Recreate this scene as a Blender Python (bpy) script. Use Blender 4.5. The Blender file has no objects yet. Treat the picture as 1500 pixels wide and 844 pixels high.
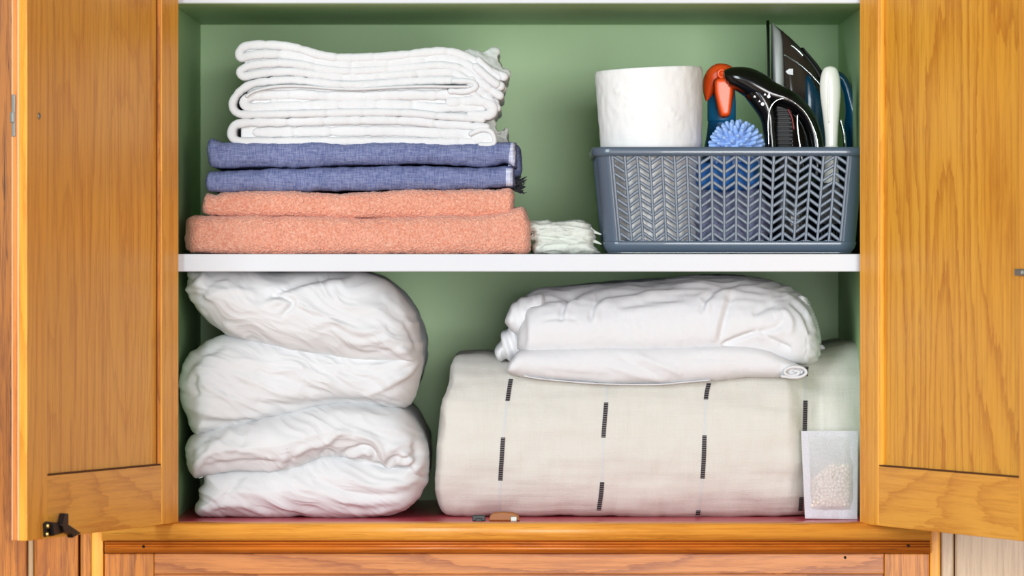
import bpy, bmesh, math, random
import numpy as np
from mathutils import Vector, Matrix
from mathutils.bvhtree import BVHTree

random.seed(7)
S = bpy.context.scene
COL = S.collection

# ------------------------------------------------------------------ camera
D = 6.0            # camera to cupboard front, metres
PXM = 1200.0       # pixels per metre on the cupboard front plane
CX, CY = 760.0, 385.0
Z0 = 1.25          # camera height
cam = bpy.data.cameras.new('camera')
cam.sensor_width = 36.0
cam.lens = 7200.0 / 1500.0 * 36.0
cam.shift_x = (750.0 - CX) / 1500.0
cam.shift_y = -(422.0 - CY) / 1500.0
cam.clip_end = 60
cam.dof.use_dof = True
cam.dof.focus_distance = D + 0.06
cam.dof.aperture_fstop = 8.0
camo = bpy.data.objects.new('camera', cam)
camo.location = (0, -D, Z0)
camo.rotation_euler = (math.pi / 2, 0, 0)
COL.objects.link(camo)
S.camera = camo

# ------------------------------------------------------------------ world, lights, exposure
w = bpy.data.worlds.new('world')
S.world = w
w.use_nodes = True
w.node_tree.nodes['Background'].inputs[0].default_value = (0.90, 0.94, 1.0, 1)
w.node_tree.nodes['Background'].inputs[1].default_value = 0.07


def area(name, loc, target, sx, sy, power, col):
    l = bpy.data.lights.new(name, 'AREA')
    l.shape = 'RECTANGLE'
    l.size, l.size_y = sx, sy
    l.energy = power
    l.color = col
    o = bpy.data.objects.new(name, l)
    o.location = loc
    o.rotation_euler = (Vector(target) - Vector(loc)).to_track_quat('-Z', 'Y').to_euler()
    COL.objects.link(o)
    return o


area('window_light_left', (-2.4, -5.2, 2.55), (0.1, 0.1, 1.2), 1.6, 3.2, 205, (0.84, 0.945, 1.0))
area('window_light_behind', (1.25, -8.4, 1.30), (0.0, 0.0, 1.1), 3.0, 2.2, 375, (0.97, 0.975, 0.975))
S.view_settings.view_transform = 'Standard'
S.view_settings.look = 'None'
S.view_settings.exposure = 0.2
S.view_settings.gamma = 1.0
S.view_settings.use_curve_mapping = False
S.cycles.use_denoising = True
S.cycles.max_bounces = 8
S.cycles.diffuse_bounces = 5


# ------------------------------------------------------------------ helpers
def P(px, py, Y=0.0):
    k = (D + Y) / D
    return Vector(((px - CX) / PXM * k, Y, Z0 + (CY - py) / PXM * k))


def X(px, Y=0.0):
    return (px - CX) / PXM * (D + Y) / D


def Zp(py, Y=0.0):
    return Z0 + (CY - py) / PXM * (D + Y) / D


def lin(c):
    def f(v):
        v /= 255.0
        return v / 12.92 if v <= 0.04045 else ((v + 0.055) / 1.055) ** 2.4
    return (f(c[0]), f(c[1]), f(c[2]), 1.0)


def empty(name, loc, rz=0.0, label=None, cat=None, group=None, kind=None, parent=None):
    o = bpy.data.objects.new(name, None)
    o.empty_display_size = 0.05
    o.location = loc
    o.rotation_euler = (0, 0, rz)
    COL.objects.link(o)
    if parent:
        o.parent = parent
    tag(o, label, cat, group, kind)
    return o


def tag(o, label=None, cat=None, group=None, kind=None):
    if label:
        o['label'] = label
    if cat:
        o['category'] = cat
    if group:
        o['group'] = group
    if kind:
        o['kind'] = kind
    return o


def mesh(name, verts, faces, m, parent=None, smooth=True, local=False, origin=None):
    """one mesh object; verts in world space (moved to the parent's or its own base), or in parent space if local"""
    v = np.array(verts, dtype=float)
    off = np.zeros(3)
    if not local:
        if parent is not None:
            off = np.array(parent.location)
            q = parent.parent
            while q is not None:
                off = off + np.array(q.location)
                q = q.parent
        elif origin is not None:
            off = np.array(origin, dtype=float)
        else:
            off = np.array([(v[:, 0].min() + v[:, 0].max()) / 2, (v[:, 1].min() + v[:, 1].max()) / 2, v[:, 2].min()])
        v = v - off
    me = bpy.data.meshes.new(name)
    me.from_pydata(v.tolist(), [], [list(map(int, f)) for f in faces])
    me.update()
    bm = bmesh.new()
    bm.from_mesh(me)
    bmesh.ops.recalc_face_normals(bm, faces=bm.faces)
    bm.to_mesh(me)
    bm.free()
    if smooth:
        me.polygons.foreach_set('use_smooth', [True] * len(me.polygons))
    for mm in (m if isinstance(m, (list, tuple)) else [m]):
        me.materials.append(mm)
    o = bpy.data.objects.new(name, me)
    COL.objects.link(o)
    if parent is not None:
        o.parent = parent
    elif not local:
        o.location = off
    return o


def box_geo(x0, x1, y0, y1, z0, z1, bev=0.0, seg=2):
    bm = bmesh.new()
    bmesh.ops.create_cube(bm, size=1.0)
    for v in bm.verts:
        v.co = Vector(((x0 + x1) / 2 + v.co.x * (x1 - x0), (y0 + y1) / 2 + v.co.y * (y1 - y0), (z0 + z1) / 2 + v.co.z * (z1 - z0)))
    if bev > 0:
        bmesh.ops.bevel(bm, geom=bm.edges[:], offset=bev, segments=seg, profile=0.6, affect='EDGES')
    bm.verts.index_update()
    vs = [v.co[:] for v in bm.verts]
    fs = [[v.index for v in f.verts] for f in bm.faces]
    bm.free()
    return vs, fs


def box(name, x0, x1, y0, y1, z0, z1, m, parent=None, bev=0.0, local=False):
    vs, fs = box_geo(min(x0, x1), max(x0, x1), min(y0, y1), max(y0, y1), min(z0, z1), max(z0, z1), bev)
    return mesh(name, vs, fs, m, parent, smooth=False, local=local)


def join_geo(parts):
    V, F = [], []
    for vs, fs in parts:
        n = len(V)
        V += [tuple(v) for v in vs]
        F += [[i + n for i in f] for f in fs]
    return V, F


def prism(poly, axis_pts):
    """extrude polygon: list of 3-D points and an offset vector"""
    n = len(poly)
    off = Vector(axis_pts)
    V = [Vector(p) for p in poly] + [Vector(p) + off for p in poly]
    F = [list(range(n)), list(range(2 * n - 1, n - 1, -1))] + [[i, (i + 1) % n, (i + 1) % n + n, i + n] for i in range(n)]
    return [v[:] for v in V], F


def bevel_geo(vs, fs, off, seg=2):
    bm = bmesh.new()
    bv = [bm.verts.new(v) for v in vs]
    for f in fs:
        bm.faces.new([bv[i] for i in f])
    bmesh.ops.recalc_face_normals(bm, faces=bm.faces)
    sharp = [e for e in bm.edges if len(e.link_faces) == 2 and e.calc_face_angle() > 0.4]
    bmesh.ops.bevel(bm, geom=sharp, offset=off, segments=seg, profile=0.5, affect='EDGES')
    bm.verts.index_update()
    V = [v.co[:] for v in bm.verts]
    F = [[v.index for v in f.verts] for f in bm.faces]
    bm.free()
    return V, F


def catmull(pts, n_per=8, closed=False):
    p = np.array(pts, dtype=float)
    out = []
    N = len(p)
    rng = N if closed else N - 1
    for i in range(rng):
        if closed:
            a, b, c, d = p[(i - 1) % N], p[i], p[(i + 1) % N], p[(i + 2) % N]
        else:
            a, b, c, d = p[max(i - 1, 0)], p[i], p[i + 1], p[min(i + 2, N - 1)]
        for t in np.linspace(0, 1, n_per, endpoint=False):
            out.append(0.5 * ((2 * b) + (c - a) * t + (2 * a - 5 * b + 4 * c - d) * t * t + (3 * b - a - 3 * c + d) * t ** 3))
    if not closed:
        out.append(p[-1])
    return np.array(out)


def resample(p, n, closed=False):
    p = np.array(p, dtype=float)
    if closed:
        p = np.vstack([p, p[:1]])
    s = np.concatenate([[0], np.cumsum(np.linalg.norm(np.diff(p, axis=0), axis=1))])
    t = np.linspace(0, s[-1], n, endpoint=not closed)
    return np.stack([np.interp(t, s, p[:, k]) for k in range(p.shape[1])], axis=1)


def curve(pts):
    """smooth y(x) through pixel points, x increasing"""
    c = catmull(pts, 10)
    return lambda x: np.interp(x, c[:, 0], c[:, 1])


# gradient noise -----------------------------------------------------------
_rng = np.random.RandomState(11)
_perm = np.tile(_rng.permutation(256), 3)
_g = _rng.randn(256, 3)
_g /= np.linalg.norm(_g, axis=1)[:, None]


def noise(x, y, z=0.0):
    x, y, z = np.broadcast_arrays(np.asarray(x, float), np.asarray(y, float), np.asarray(z, float))
    xi, yi, zi = np.floor(x).astype(int), np.floor(y).astype(int), np.floor(z).astype(int)
    xf, yf, zf = x - xi, y - yi, z - zi
    u, v, q = [t * t * t * (t * (t * 6 - 15) + 10) for t in (xf, yf, zf)]
    r = 0
    for a in (0, 1):
        for b in (0, 1):
            for c in (0, 1):
                h = _perm[_perm[_perm[(xi + a) & 255] + ((yi + b) & 255)] + ((zi + c) & 255)]
                g = _g[h]
                dd = g[..., 0] * (xf - a) + g[..., 1] * (yf - b) + g[..., 2] * (zf - c)
                r = r + dd * (u if a else 1 - u) * (v if b else 1 - v) * (q if c else 1 - q)
    return r * 1.6


def ridged(x, y, z=0.0):
    return 1.0 - 2.0 * np.abs(noise(x, y, z))


def seg_dist(px, py, pts):
    """signed-side distance from points to a polyline, and parameter along it"""
    best = np.full(px.shape, 1e9)
    side = np.zeros(px.shape)
    par = np.zeros(px.shape)
    L = np.concatenate([[0], np.cumsum(np.linalg.norm(np.diff(pts, axis=0), axis=1))])
    for i in range(len(pts) - 1):
        a, b = pts[i], pts[i + 1]
        d = b - a
        l2 = max(d @ d, 1e-9)
        t = np.clip(((px - a[0]) * d[0] + (py - a[1]) * d[1]) / l2, 0, 1)
        ex, ey = px - a[0] - t * d[0], py - a[1] - t * d[1]
        dist = np.hypot(ex, ey)
        m = dist < best
        best[m] = dist[m]
        side[m] = np.sign(d[0] * ey - d[1] * ex)[m]
        par[m] = ((L[i] + t * math.sqrt(l2)) / L[-1])[m]
    return best, side, par


def strokes_height(px, py, strokes):
    """sum of hand-placed folds: (points, width px, height mm[, lip])  lip>0 adds a ridge on the right-hand side of a crease"""
    h = np.zeros(px.shape)
    for st in strokes:
        pts = catmull(st[0], 5) if len(st[0]) > 2 else np.array(st[0], float)
        wd, am = st[1], st[2] / 1000.0
        lip = st[3] if len(st) > 3 else 0.0
        x0, y0 = pts.min(0) - 6 * wd
        x1, y1 = pts.max(0) + 6 * wd
        m = (px > x0) & (px < x1) & (py > y0) & (py < y1)
        if not m.any():
            continue
        d, sd, t = seg_dist(px[m], py[m], pts)
        taper = np.clip(np.minimum(t, 1 - t) / 0.18, 0, 1) ** 0.7 if not (len(st) > 4 and st[4]) else 1.0
        v = am * np.exp(-(d / wd) ** 2)
        if lip:
            v = v - am * abs(lip) * np.exp(-((d * sd * np.sign(lip) - 2.0 * wd) / (1.3 * wd)) ** 2)
        h[m] += v * taper
    return h


def grid_faces(nr, nc, wrap=False):
    F = []
    cc = nc if wrap else nc - 1
    for r in range(nr - 1):
        for c in range(cc):
            c2 = (c + 1) % nc
            F.append((r * nc + c, r * nc + c2, (r + 1) * nc + c2, (r + 1) * nc + c))
    return F


def grid_normals(V, F):
    V = np.asarray(V)
    N = np.zeros_like(V)
    Fq = np.array([f for f in F if len(f) == 4])
    n = np.cross(V[Fq[:, 2]] - V[Fq[:, 0]], V[Fq[:, 3]] - V[Fq[:, 1]])
    for k in range(4):
        np.add.at(N, Fq[:, k], n)
    l = np.linalg.norm(N, axis=1)
    l[l == 0] = 1
    return N / l[:, None]


def puff(outline, center, yf, Rpx, Ry, depth, p=2.0, nseg=420, rings=64, strokes=(), nz=None, back_shrink=0.0):
    """cushion: star-shaped pixel outline, swollen front, straight sides running back"""
    k = (D + yf + Ry) / D
    o = resample(catmull(outline, 8, True), nseg, True)
    c = np.array(center, float)
    ss = np.linspace(0.02, 1, rings)
    front = np.concatenate([c + (o - c) * s for s in ss])
    px, py = front[:, 0], front[:, 1]
    d, _, _ = seg_dist(px, py, np.vstack([o, o[:1]]))
    u = np.clip(1 - d / Rpx, 0, 1)
    Y = yf + Ry * (1 - (1 - u ** p) ** (1 / p))
    h = np.zeros(len(px))
    if len(strokes):
        h += strokes_height(px, py, strokes)
    if nz is not None:
        h += nz(px, py)
    nb = 10
    ts = np.linspace(0, 1, nb + 1)[1:]
    bpx, bY, bh = [], [], []
    for t in ts:
        q = c + (o - c) * (1 - back_shrink * t ** 3)
        bpx.append(q)
        bY.append(np.full(nseg, yf + Ry + t * (depth - Ry)))
        hh = 0.0025 * noise(q[:, 0] / 30, q[:, 1] / 30, t * 9) * min(1, t * 3)
        bh.append(hh + h[-nseg:] * (1 - t) ** 2)
    allp = np.concatenate([front] + bpx)
    Y = np.concatenate([Y] + bY)
    h = np.concatenate([h] + bh)
    V = np.stack([(allp[:, 0] - CX) / PXM * k, Y, Z0 + (CY - allp[:, 1]) / PXM * k], 1)
    nr = rings + nb
    F = grid_faces(nr, nseg, True)
    N = grid_normals(V, F)
    if (N[: nseg * 5, 1].mean()) > 0:
        N = -N
    V = V + N * h[:, None]
    F.append(tuple(range(nseg)))
    F.append(tuple(range((nr - 1) * nseg, nr * nseg)))
    return V, F


def lobe(top, bot, yf, ryt, ryb, depth, e=2.0, split=0.5, nx=220, nfront=46, er=10, hshrink=0.25, nz=None, strokes=(), yref=None, xshape=None, caps=True):
    """soft slab lying along X: pixel top and bottom lines, round front, running back"""
    xl, xr = top[0][0], top[-1][0]
    ft, fb = curve(top), curve(bot)
    yfn = yf if callable(yf) else (lambda x: yf + 0 * x)
    # denser at the ends
    t = np.linspace(0, 1, nx)
    xs = xl + (xr - xl) * t
    ne = 8
    a = np.linspace(0, 1, ne, endpoint=False)
    xs = np.concatenate([xl + er * (1 - np.cos(a * math.pi / 2)), np.linspace(xl + er, xr - er, nx), (xr - er * (1 - np.cos(a * math.pi / 2)))[::-1]])
    n = len(xs)
    f = np.ones(n)
    dl = np.minimum(xs - xl, xr - xs)
    m = dl < er
    f[m] = np.sqrt(np.clip(1 - ((er - dl[m]) / er) ** 2, 0, 1))
    th = np.linspace(0, math.pi, nfront)
    nb = 9
    rows_u, rows_y = [], []
    prof = []
    for b in np.linspace(1, 0, nb, endpoint=False):
        prof.append(('t', b))
    for q in th:
        prof.append(('f', q))
    for b in np.linspace(0, 1, nb + 1)[1:]:
        prof.append(('b', b))
    yy = yfn(xs)
    yr = yref if yref is not None else float(np.mean(yy)) + ryt
    k = (D + yr) / D
    zt, zb = ft(xs), fb(xs)
    zs = zb + (zt - zb) * split
    Vs, U = [], []
    for kind, q in prof:
        if kind == 't':
            py = zt.copy()
            Y = yy + ryt + q * (depth - ryt)
        elif kind == 'b':
            py = zb.copy()
            Y = yy + ryb + q * (depth - ryb)
        else:
            c, s = math.cos(q), math.sin(q)
            cz = math.copysign(abs(c) ** (2 / e), c)
            sy = abs(s) ** (2 / e)
            if c >= 0:
                py = zs + (zt - zs) * cz
                Y = yy + ryt * (1 - sy)
            else:
                py = zs + (zb - zs) * (-cz)
                Y = yy + ryb * (1 - sy)
        py = zs + (py - zs) * (1 - hshrink + hshrink * f)
        Y = Y + min(ryt, ryb, 0.03) * (1 - f)
        px = xs.copy()
        if xshape is not None:
            px = xshape(px, py, Y)
        Vs.append(np.stack([px, Y, py], 1))
        U.append(kind)
    A = np.concatenate(Vs)
    nr = len(prof)
    h = np.zeros(len(A))
    fw = np.concatenate([np.full(n, 1.0 if kk == 'f' else (0.9 if kk == 't' else 0.3)) for kk in U])
    if nz is not None:
        h += nz(A[:, 0], A[:, 2], A[:, 1]) * fw
    if len(strokes):
        h += strokes_height(A[:, 0], A[:, 2], strokes) * np.concatenate([np.full(n, 1.0 if kk == 'f' else 0.0) for kk in U])
    V = np.stack([(A[:, 0] - CX) / PXM * k, A[:, 1], Z0 + (CY - A[:, 2]) / PXM * k], 1)
    F = grid_faces(nr, n)
    N = grid_normals(V, F)
    mid = (nb + nfront // 2) * n + n // 2
    if N[mid, 1] > 0:
        N = -N
    V = V + N * h[:, None]
    if caps:
        F.append(tuple(r * n for r in range(nr)))
        F.append(tuple(r * n + n - 1 for r in range(nr)))
    return V, F


def ribbon(path, th, yf, depth, step=2.2, ry=0.0045, seam=54.0, puffy=0.12, wob=0.003, seed=0.0, k=None, pts_per=8):
    """one folded layer of cloth: pixel centre line with thickness, running back along Y"""
    c = catmull(path, pts_per)
    L = np.linalg.norm(np.diff(c, axis=0), axis=1).sum()
    n = max(12, int(L / step))
    c = resample(c, n)
    s = np.linspace(0, L, n)
    tg = np.gradient(c, axis=0)
    tg /= np.linalg.norm(tg, axis=1)[:, None]
    nm = np.stack([-tg[:, 1], tg[:, 0]], 1)
    ph = (s + seed * 17.0) / seam
    dent = np.exp(-((ph - np.round(ph)) * seam / 3.2) ** 2)
    half = th / 2 * 1.13 * (1 - puffy * dent + 0.13 * noise(s / 13.0, seed * 3.1) + 0.05 * noise(s / 3.0, seed))
    k = k or (D + yf) / D
    yo = yf + wob * noise(s / 70.0, seed * 5.7) + 0.0010 * dent + 0.0010 * noise(s / 12.0, seed + 9)
    cap = 5
    rows = []
    ds = [0.0, 0.06, 0.18, 0.36, 0.6, 1.0]
    deep = [0.03, 0.08, 0.16, 0.24]
    for j, q in enumerate(ds + deep):
        if j < len(ds):
            f = math.sqrt(max(0.0, 1 - (1 - q) ** 2)) * 0.96 + 0.04
            Y = yo + ry * q
        else:
            f = 1.0
            Y = yo + ry + q * (depth / 0.24)
        hh = half * f
        sh = 0.0 if j < len(ds) else 1.0
        cc = c.copy()
        if sh:
            cc[:, 1] += 1.6 * noise(s / 40.0, j * 1.7, seed)
        up = cc + nm * hh[:, None]
        dn = cc - nm * hh[:, None]
        a0 = [cc[0] + (nm[0] * math.cos(t) - tg[0] * math.sin(t)) * hh[0] for t in np.linspace(math.pi, 0, cap + 2)[1:-1]]
        a1 = [cc[-1] + (nm[-1] * math.cos(t) + tg[-1] * math.sin(t)) * hh[-1] for t in np.linspace(0, math.pi, cap + 2)[1:-1]]
        ring = np.vstack([up, a1, dn[::-1], a0])
        yr = np.concatenate([Y, np.full(cap, Y[-1]), Y[::-1], np.full(cap, Y[0])])
        rows.append(np.stack([(ring[:, 0] - CX) / PXM * k, yr, Z0 + (CY - ring[:, 1]) / PXM * k], 1))
    nc = len(rows[0])
    V = np.concatenate(rows)
    F = grid_faces(len(rows), nc, True)
    # close the front along the fold
    n_ = len(c)
    F += [(i, i + 1, 2 * n_ + cap - 2 - i, 2 * n_ + cap - 1 - i) for i in range(n_ - 1)]
    F += [tuple(range(n_ - 1, n_ + cap + 1)), tuple([0] + list(range(2 * n_ + cap - 1, 2 * n_ + 2 * cap)))]
    return V, F


def tube(path, nseg=16, ends=True, per=6):
    """path rows: px, py, Y, in-plane radius px, radius along Y (m)"""
    c = catmull(path, per)
    tg = np.gradient(c[:, :2], axis=0)
    tg /= np.maximum(np.linalg.norm(tg, axis=1), 1e-6)[:, None]
    nm = np.stack([-tg[:, 1], tg[:, 0]], 1)
    th = np.linspace(0, 2 * math.pi, nseg, endpoint=False)
    V = []
    for i in range(len(c)):
        k = (D + c[i, 2]) / D
        for t in th:
            q = c[i, :2] + nm[i] * math.cos(t) * c[i, 3]
            V.append(((q[0] - CX) / PXM * k, c[i, 2] + math.sin(t) * c[i, 4], Z0 + (CY - q[1]) / PXM * k))
    F = grid_faces(len(c), nseg, True)
    if ends:
        F.append(tuple(range(nseg)))
        F.append(tuple(range((len(c) - 1) * nseg, len(c) * nseg)))
    return np.array(V), F


def wire(pts3, r, nseg=8):
    p = np.array(pts3, float)
    tg = np.gradient(p, axis=0)
    tg /= np.maximum(np.linalg.norm(tg, axis=1), 1e-9)[:, None]
    V = []
    up0 = np.array([0, 1.0, 0.01])
    for i in range(len(p)):
        a = np.cross(tg[i], up0)
        a /= max(np.linalg.norm(a), 1e-9)
        b = np.cross(tg[i], a)
        rr = r[i] if hasattr(r, '__len__') else r
        for t in np.linspace(0, 2 * math.pi, nseg, endpoint=False):
            V.append(p[i] + (a * math.cos(t) + b * math.sin(t)) * rr)
    F = grid_faces(len(p), nseg, True)
    F.append(tuple(range(nseg)))
    F.append(tuple(range((len(p) - 1) * nseg, len(p) * nseg)))
    return np.array(V), F


def lathe(cx, cy, prof, seg=40):
    """prof rows: radius, z"""
    V, F = [], []
    for r, z in prof:
        for a in np.linspace(0, 2 * math.pi, seg, endpoint=False):
            V.append((cx + r * math.cos(a), cy + r * math.sin(a), z))
    F = grid_faces(len(prof), seg, True)
    F.append(tuple(range(seg)))
    F.append(tuple(range((len(prof) - 1) * seg, len(prof) * seg)))
    return np.array(V), F


# ------------------------------------------------------------------ materials
class NT:
    def __init__(self, name):
        self.m = bpy.data.materials.new(name)
        self.m.use_nodes = True
        self.t = self.m.node_tree
        self.b = self.t.nodes['Principled BSDF']

    def n(self, typ, **kw):
        o = self.t.nodes.new(typ)
        for k, v in kw.items():
            if k in o.inputs:
                o.inputs[k].default_value = v
            else:
                setattr(o, k, v)
        return o

    def l(self, a, b):
        self.t.links.new(a, b)

    def coords(self, scale=(1, 1, 1), loc=(0, 0, 0), rot=(0, 0, 0)):
        tc = self.n('ShaderNodeTexCoord')
        mp = self.n('ShaderNodeMapping')
        mp.inputs['Scale'].default_value = scale
        mp.inputs['Location'].default_value = loc
        mp.inputs['Rotation'].default_value = rot
        self.l(tc.outputs['Object'], mp.inputs['Vector'])
        return mp.outputs['Vector']

    def noise(self, vec, scale, detail=2.0, rough=0.5, dist=0.0):
        o = self.n('ShaderNodeTexNoise')
        o.inputs['Scale'].default_value = scale
        o.inputs['Detail'].default_value = detail
        o.inputs['Roughness'].default_value = rough
        o.inputs['Distortion'].default_value = dist
        self.l(vec, o.inputs['Vector'])
        return o.outputs['Fac']

    def math(self, op, a, b=None, c=None):
        o = self.n('ShaderNodeMath', operation=op)
        for i, v in enumerate((a, b, c)):
            if v is None:
                continue
            if isinstance(v, (int, float)):
                o.inputs[i].default_value = v
            else:
                self.l(v, o.inputs[i])
        return o.outputs[0]

    def ramp(self, fac, stops):
        o = self.n('ShaderNodeValToRGB')
        e = o.color_ramp.elements
        while len(e) < len(stops):
            e.new(0.5)
        for i, (p, c) in enumerate(stops):
            e[i].position = p
            e[i].color = c if len(c) == 4 else (*c, 1)
        self.l(fac, o.inputs['Fac'])
        return o.outputs['Color']

    def mix(self, fac, a, b, mode='MIX'):
        o = self.n('ShaderNodeMix', data_type='RGBA', blend_type=mode)
        for i, v in ((0, fac), (6, a), (7, b)):
            if isinstance(v, (int, float)):
                o.inputs[i].default_value = v
            elif isinstance(v, tuple):
                o.inputs[i].default_value = v
            else:
                self.l(v, o.inputs[i])
        return o.outputs[2]

    def bump(self, h, strength, dist=0.001, normal=None):
        o = self.n('ShaderNodeBump')
        o.inputs['Strength'].default_value = strength
        o.inputs['Distance'].default_value = dist
        self.l(h, o.inputs['Height'])
        if normal:
            self.l(normal, o.inputs['Normal'])
        return o.outputs['Normal']

    def set(self, **kw):
        for k, v in kw.items():
            i = self.b.inputs[k]
            if hasattr(v, 'is_linked') or hasattr(v, 'links'):
                self.l(v, i)
            else:
                i.default_value = v
        return self


def plain(name, col, rough=0.5, metal=0.0, coat=0.0, **kw):
    t = NT(name)
    t.set(**{'Base Color': lin(col), 'Roughness': rough, 'Metallic': metal, 'Coat Weight': coat})
    for k, v in kw.items():
        t.b.inputs[k].default_value = v
    return t.m


def wood(name, dark, mid, light, axis='Z', seed=0.0, rings=9.0, width=5.0, coat=0.25, rough=0.38, contrast=1.0, pores=0.5, marks=0.0, along=0.7):
    """oak: contour lines of a stretched smooth field for the figure, thin streaks for the pores"""
    t = NT(name)
    across = width
    sc = {'Z': (across, across, along), 'X': (along, across, across)}[axis]
    v = t.coords(sc, (seed * 3.7, seed * 1.3, seed * 2.1))
    f = t.noise(v, 1.0, 1.2, 0.45, 0.0)
    wig = t.noise(t.coords({'Z': (90, 90, 16), 'X': (16, 90, 90)}[axis], (seed, 0, 0)), 1.0, 3.0, 0.65)
    g = t.math('ADD', t.math('MULTIPLY', f, rings), t.math('MULTIPLY', wig, 0.9))
    fr = t.math('FRACT', g)
    lines = t.ramp(fr, [(0.0, (1.0,) * 3), (0.08, (0.75,) * 3), (0.30, (0.22,) * 3), (0.6, (0.0,) * 3), (0.93, (0.12,) * 3), (1.0, (1.0,) * 3)])
    broad = t.noise(t.coords({'Z': (9, 9, 0.8), 'X': (0.8, 9, 9)}[axis], (seed * 5, 2, 1)), 1.0, 2.0)
    fine = t.noise(t.coords({'Z': (210, 210, 7), 'X': (7, 210, 210)}[axis], (0, seed, 0)), 1.0, 4.0, 0.72)
    base = t.ramp(broad, [(0.25, lin(mid)), (0.75, lin(light))])
    c1 = t.mix(t.math('MULTIPLY', lines, 0.75 * contrast), base, lin(dark))
    pf = t.ramp(fine, [(0.47, (0, 0, 0)), (0.62, (1, 1, 1))])
    c2 = t.mix(t.math('MULTIPLY', pf, 0.55 * pores), c1, lin(dark))
    if marks > 0:
        mk = t.noise(t.coords({'Z': (160, 160, 9), 'X': (9, 160, 160)}[axis], (3, seed, 5)), 1.0, 3.0, 0.75)
        mf = t.ramp(mk, [(0.60, (0, 0, 0)), (0.70, (1, 1, 1))])
        c2 = t.mix(t.math('MULTIPLY', mf, marks), c2, lin((70, 30, 8)))
    t.set(**{'Base Color': c2, 'Roughness': rough, 'Coat Weight': coat, 'Coat Roughness': 0.22, 'Specular IOR Level': 0.25})
    hb = t.math('SUBTRACT', 1.0, t.math('ADD', t.math('MULTIPLY', pf, 0.5), t.math('MULTIPLY', lines, 0.4)))
    t.set(Normal=t.bump(hb, 0.25, 0.0006))
    return t.m


def cloth(name, col, col2=None, bump=0.25, fine=900.0, rough=0.85, sheen=0.15, mottled=0.5, weave=None, sub=0.0, wst=0.045):
    t = NT(name)
    v = t.coords()
    a = t.noise(v, 40.0, 3.0)
    b = t.noise(v, fine, 2.0, 0.6)
    c2 = col2 or tuple(max(0, x - 10) for x in col)
    base = t.mix(t.math('MULTIPLY', a, mottled), lin(col), lin(c2))
    h = b
    if weave:
        fx, fz, strength, wc = weave
        wx = t.noise(t.coords((fx, 60, fx * wst)), 1.0, 2.0, 0.7)
        wz = t.noise(t.coords((fz * wst, 60, fz)), 1.0, 2.0, 0.7)
        wv = t.math('ADD', t.math('MULTIPLY', wx, 0.5), t.math('MULTIPLY', wz, 0.5))
        wr = t.ramp(wv, [(0.38, (0, 0, 0)), (0.62, (1, 1, 1))])
        base = t.mix(t.math('MULTIPLY', wr, strength), base, lin(wc))
        h = t.math('ADD', t.math('MULTIPLY', b, 0.4), t.math('MULTIPLY', wv, 1.2))
    t.set(**{'Base Color': base, 'Roughness': rough, 'Sheen Weight': 0.0, 'Specular IOR Level': 0.15})
    t.set(Normal=t.bump(h, bump, 0.0012))
    if sub:
        t.b.inputs['Subsurface Weight'].default_value = sub
        t.b.inputs['Subsurface Radius'].default_value = (0.01, 0.01, 0.01)
        t.b.inputs['Subsurface Scale'].default_value = 0.3
    return t.m


def terry(name, col, hi, lo):
    t = NT(name)
    v = t.coords()
    vo = t.n('ShaderNodeTexVoronoi')
    vo.inputs['Scale'].default_value = 420.0
    t.l(v, vo.inputs['Vector'])
    n1 = t.noise(v, 330.0, 3.0, 0.7)
    n2 = t.noise(v, 28.0, 3.0)
    c = t.ramp(n1, [(0.32, lin(lo)), (0.52, lin(col)), (0.72, lin(hi))])
    c = t.mix(t.math('MULTIPLY', n2, 0.45), c, lin(hi))
    t.set(**{'Base Color': c, 'Roughness': 1.0, 'Sheen Weight': 0.35, 'Sheen Roughness': 0.5, 'Specular IOR Level': 0.1})
    h = t.math('ADD', t.math('MULTIPLY', vo.outputs['Distance'], -1.0), t.math('MULTIPLY', n1, 1.2))
    t.set(Normal=t.bump(h, 0.9, 0.0016))
    return t.m


def paint(name, col, col2, rough=0.45):
    t = NT(name)
    v = t.coords()
    a = t.noise(v, 5.0, 3.0)
    b = t.noise(t.coords((60, 60, 6)), 1.0, 2.0)
    t.set(**{'Base Color': t.mix(a, lin(col), lin(col2)), 'Roughness': rough})
    t.set(Normal=t.bump(b, 0.06, 0.001))
    return t.m


def gauze(name, col, trans=0.35, alpha=0.7):
    """thin open cloth: part diffuse, part translucent, part see-through between the threads"""
    t = NT(name)
    out = t.t.nodes['Material Output']
    tr = t.n('ShaderNodeBsdfTranslucent')
    tr.inputs['Color'].default_value = lin(col)
    tp = t.n('ShaderNodeBsdfTransparent')
    mx = t.n('ShaderNodeMixShader')
    mx.inputs[0].default_value = trans
    t.set(**{'Base Color': lin(col), 'Roughness': 0.9})
    wv = t.noise(t.coords(), 1100.0, 1.0)
    t.set(Normal=t.bump(wv, 0.2, 0.0008))
    t.l(t.b.outputs[0], mx.inputs[1])
    t.l(tr.outputs[0], mx.inputs[2])
    m2 = t.n('ShaderNodeMixShader')
    fac = t.math('ADD', alpha - 0.15, t.math('MULTIPLY', t.noise(t.coords(), 500.0, 1.0), 0.3))
    t.l(fac, m2.inputs[0])
    t.l(tp.outputs[0], m2.inputs[1])
    t.l(mx.outputs[0], m2.inputs[2])
    t.l(m2.outputs[0], out.inputs['Surface'])
    return t.m


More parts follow.
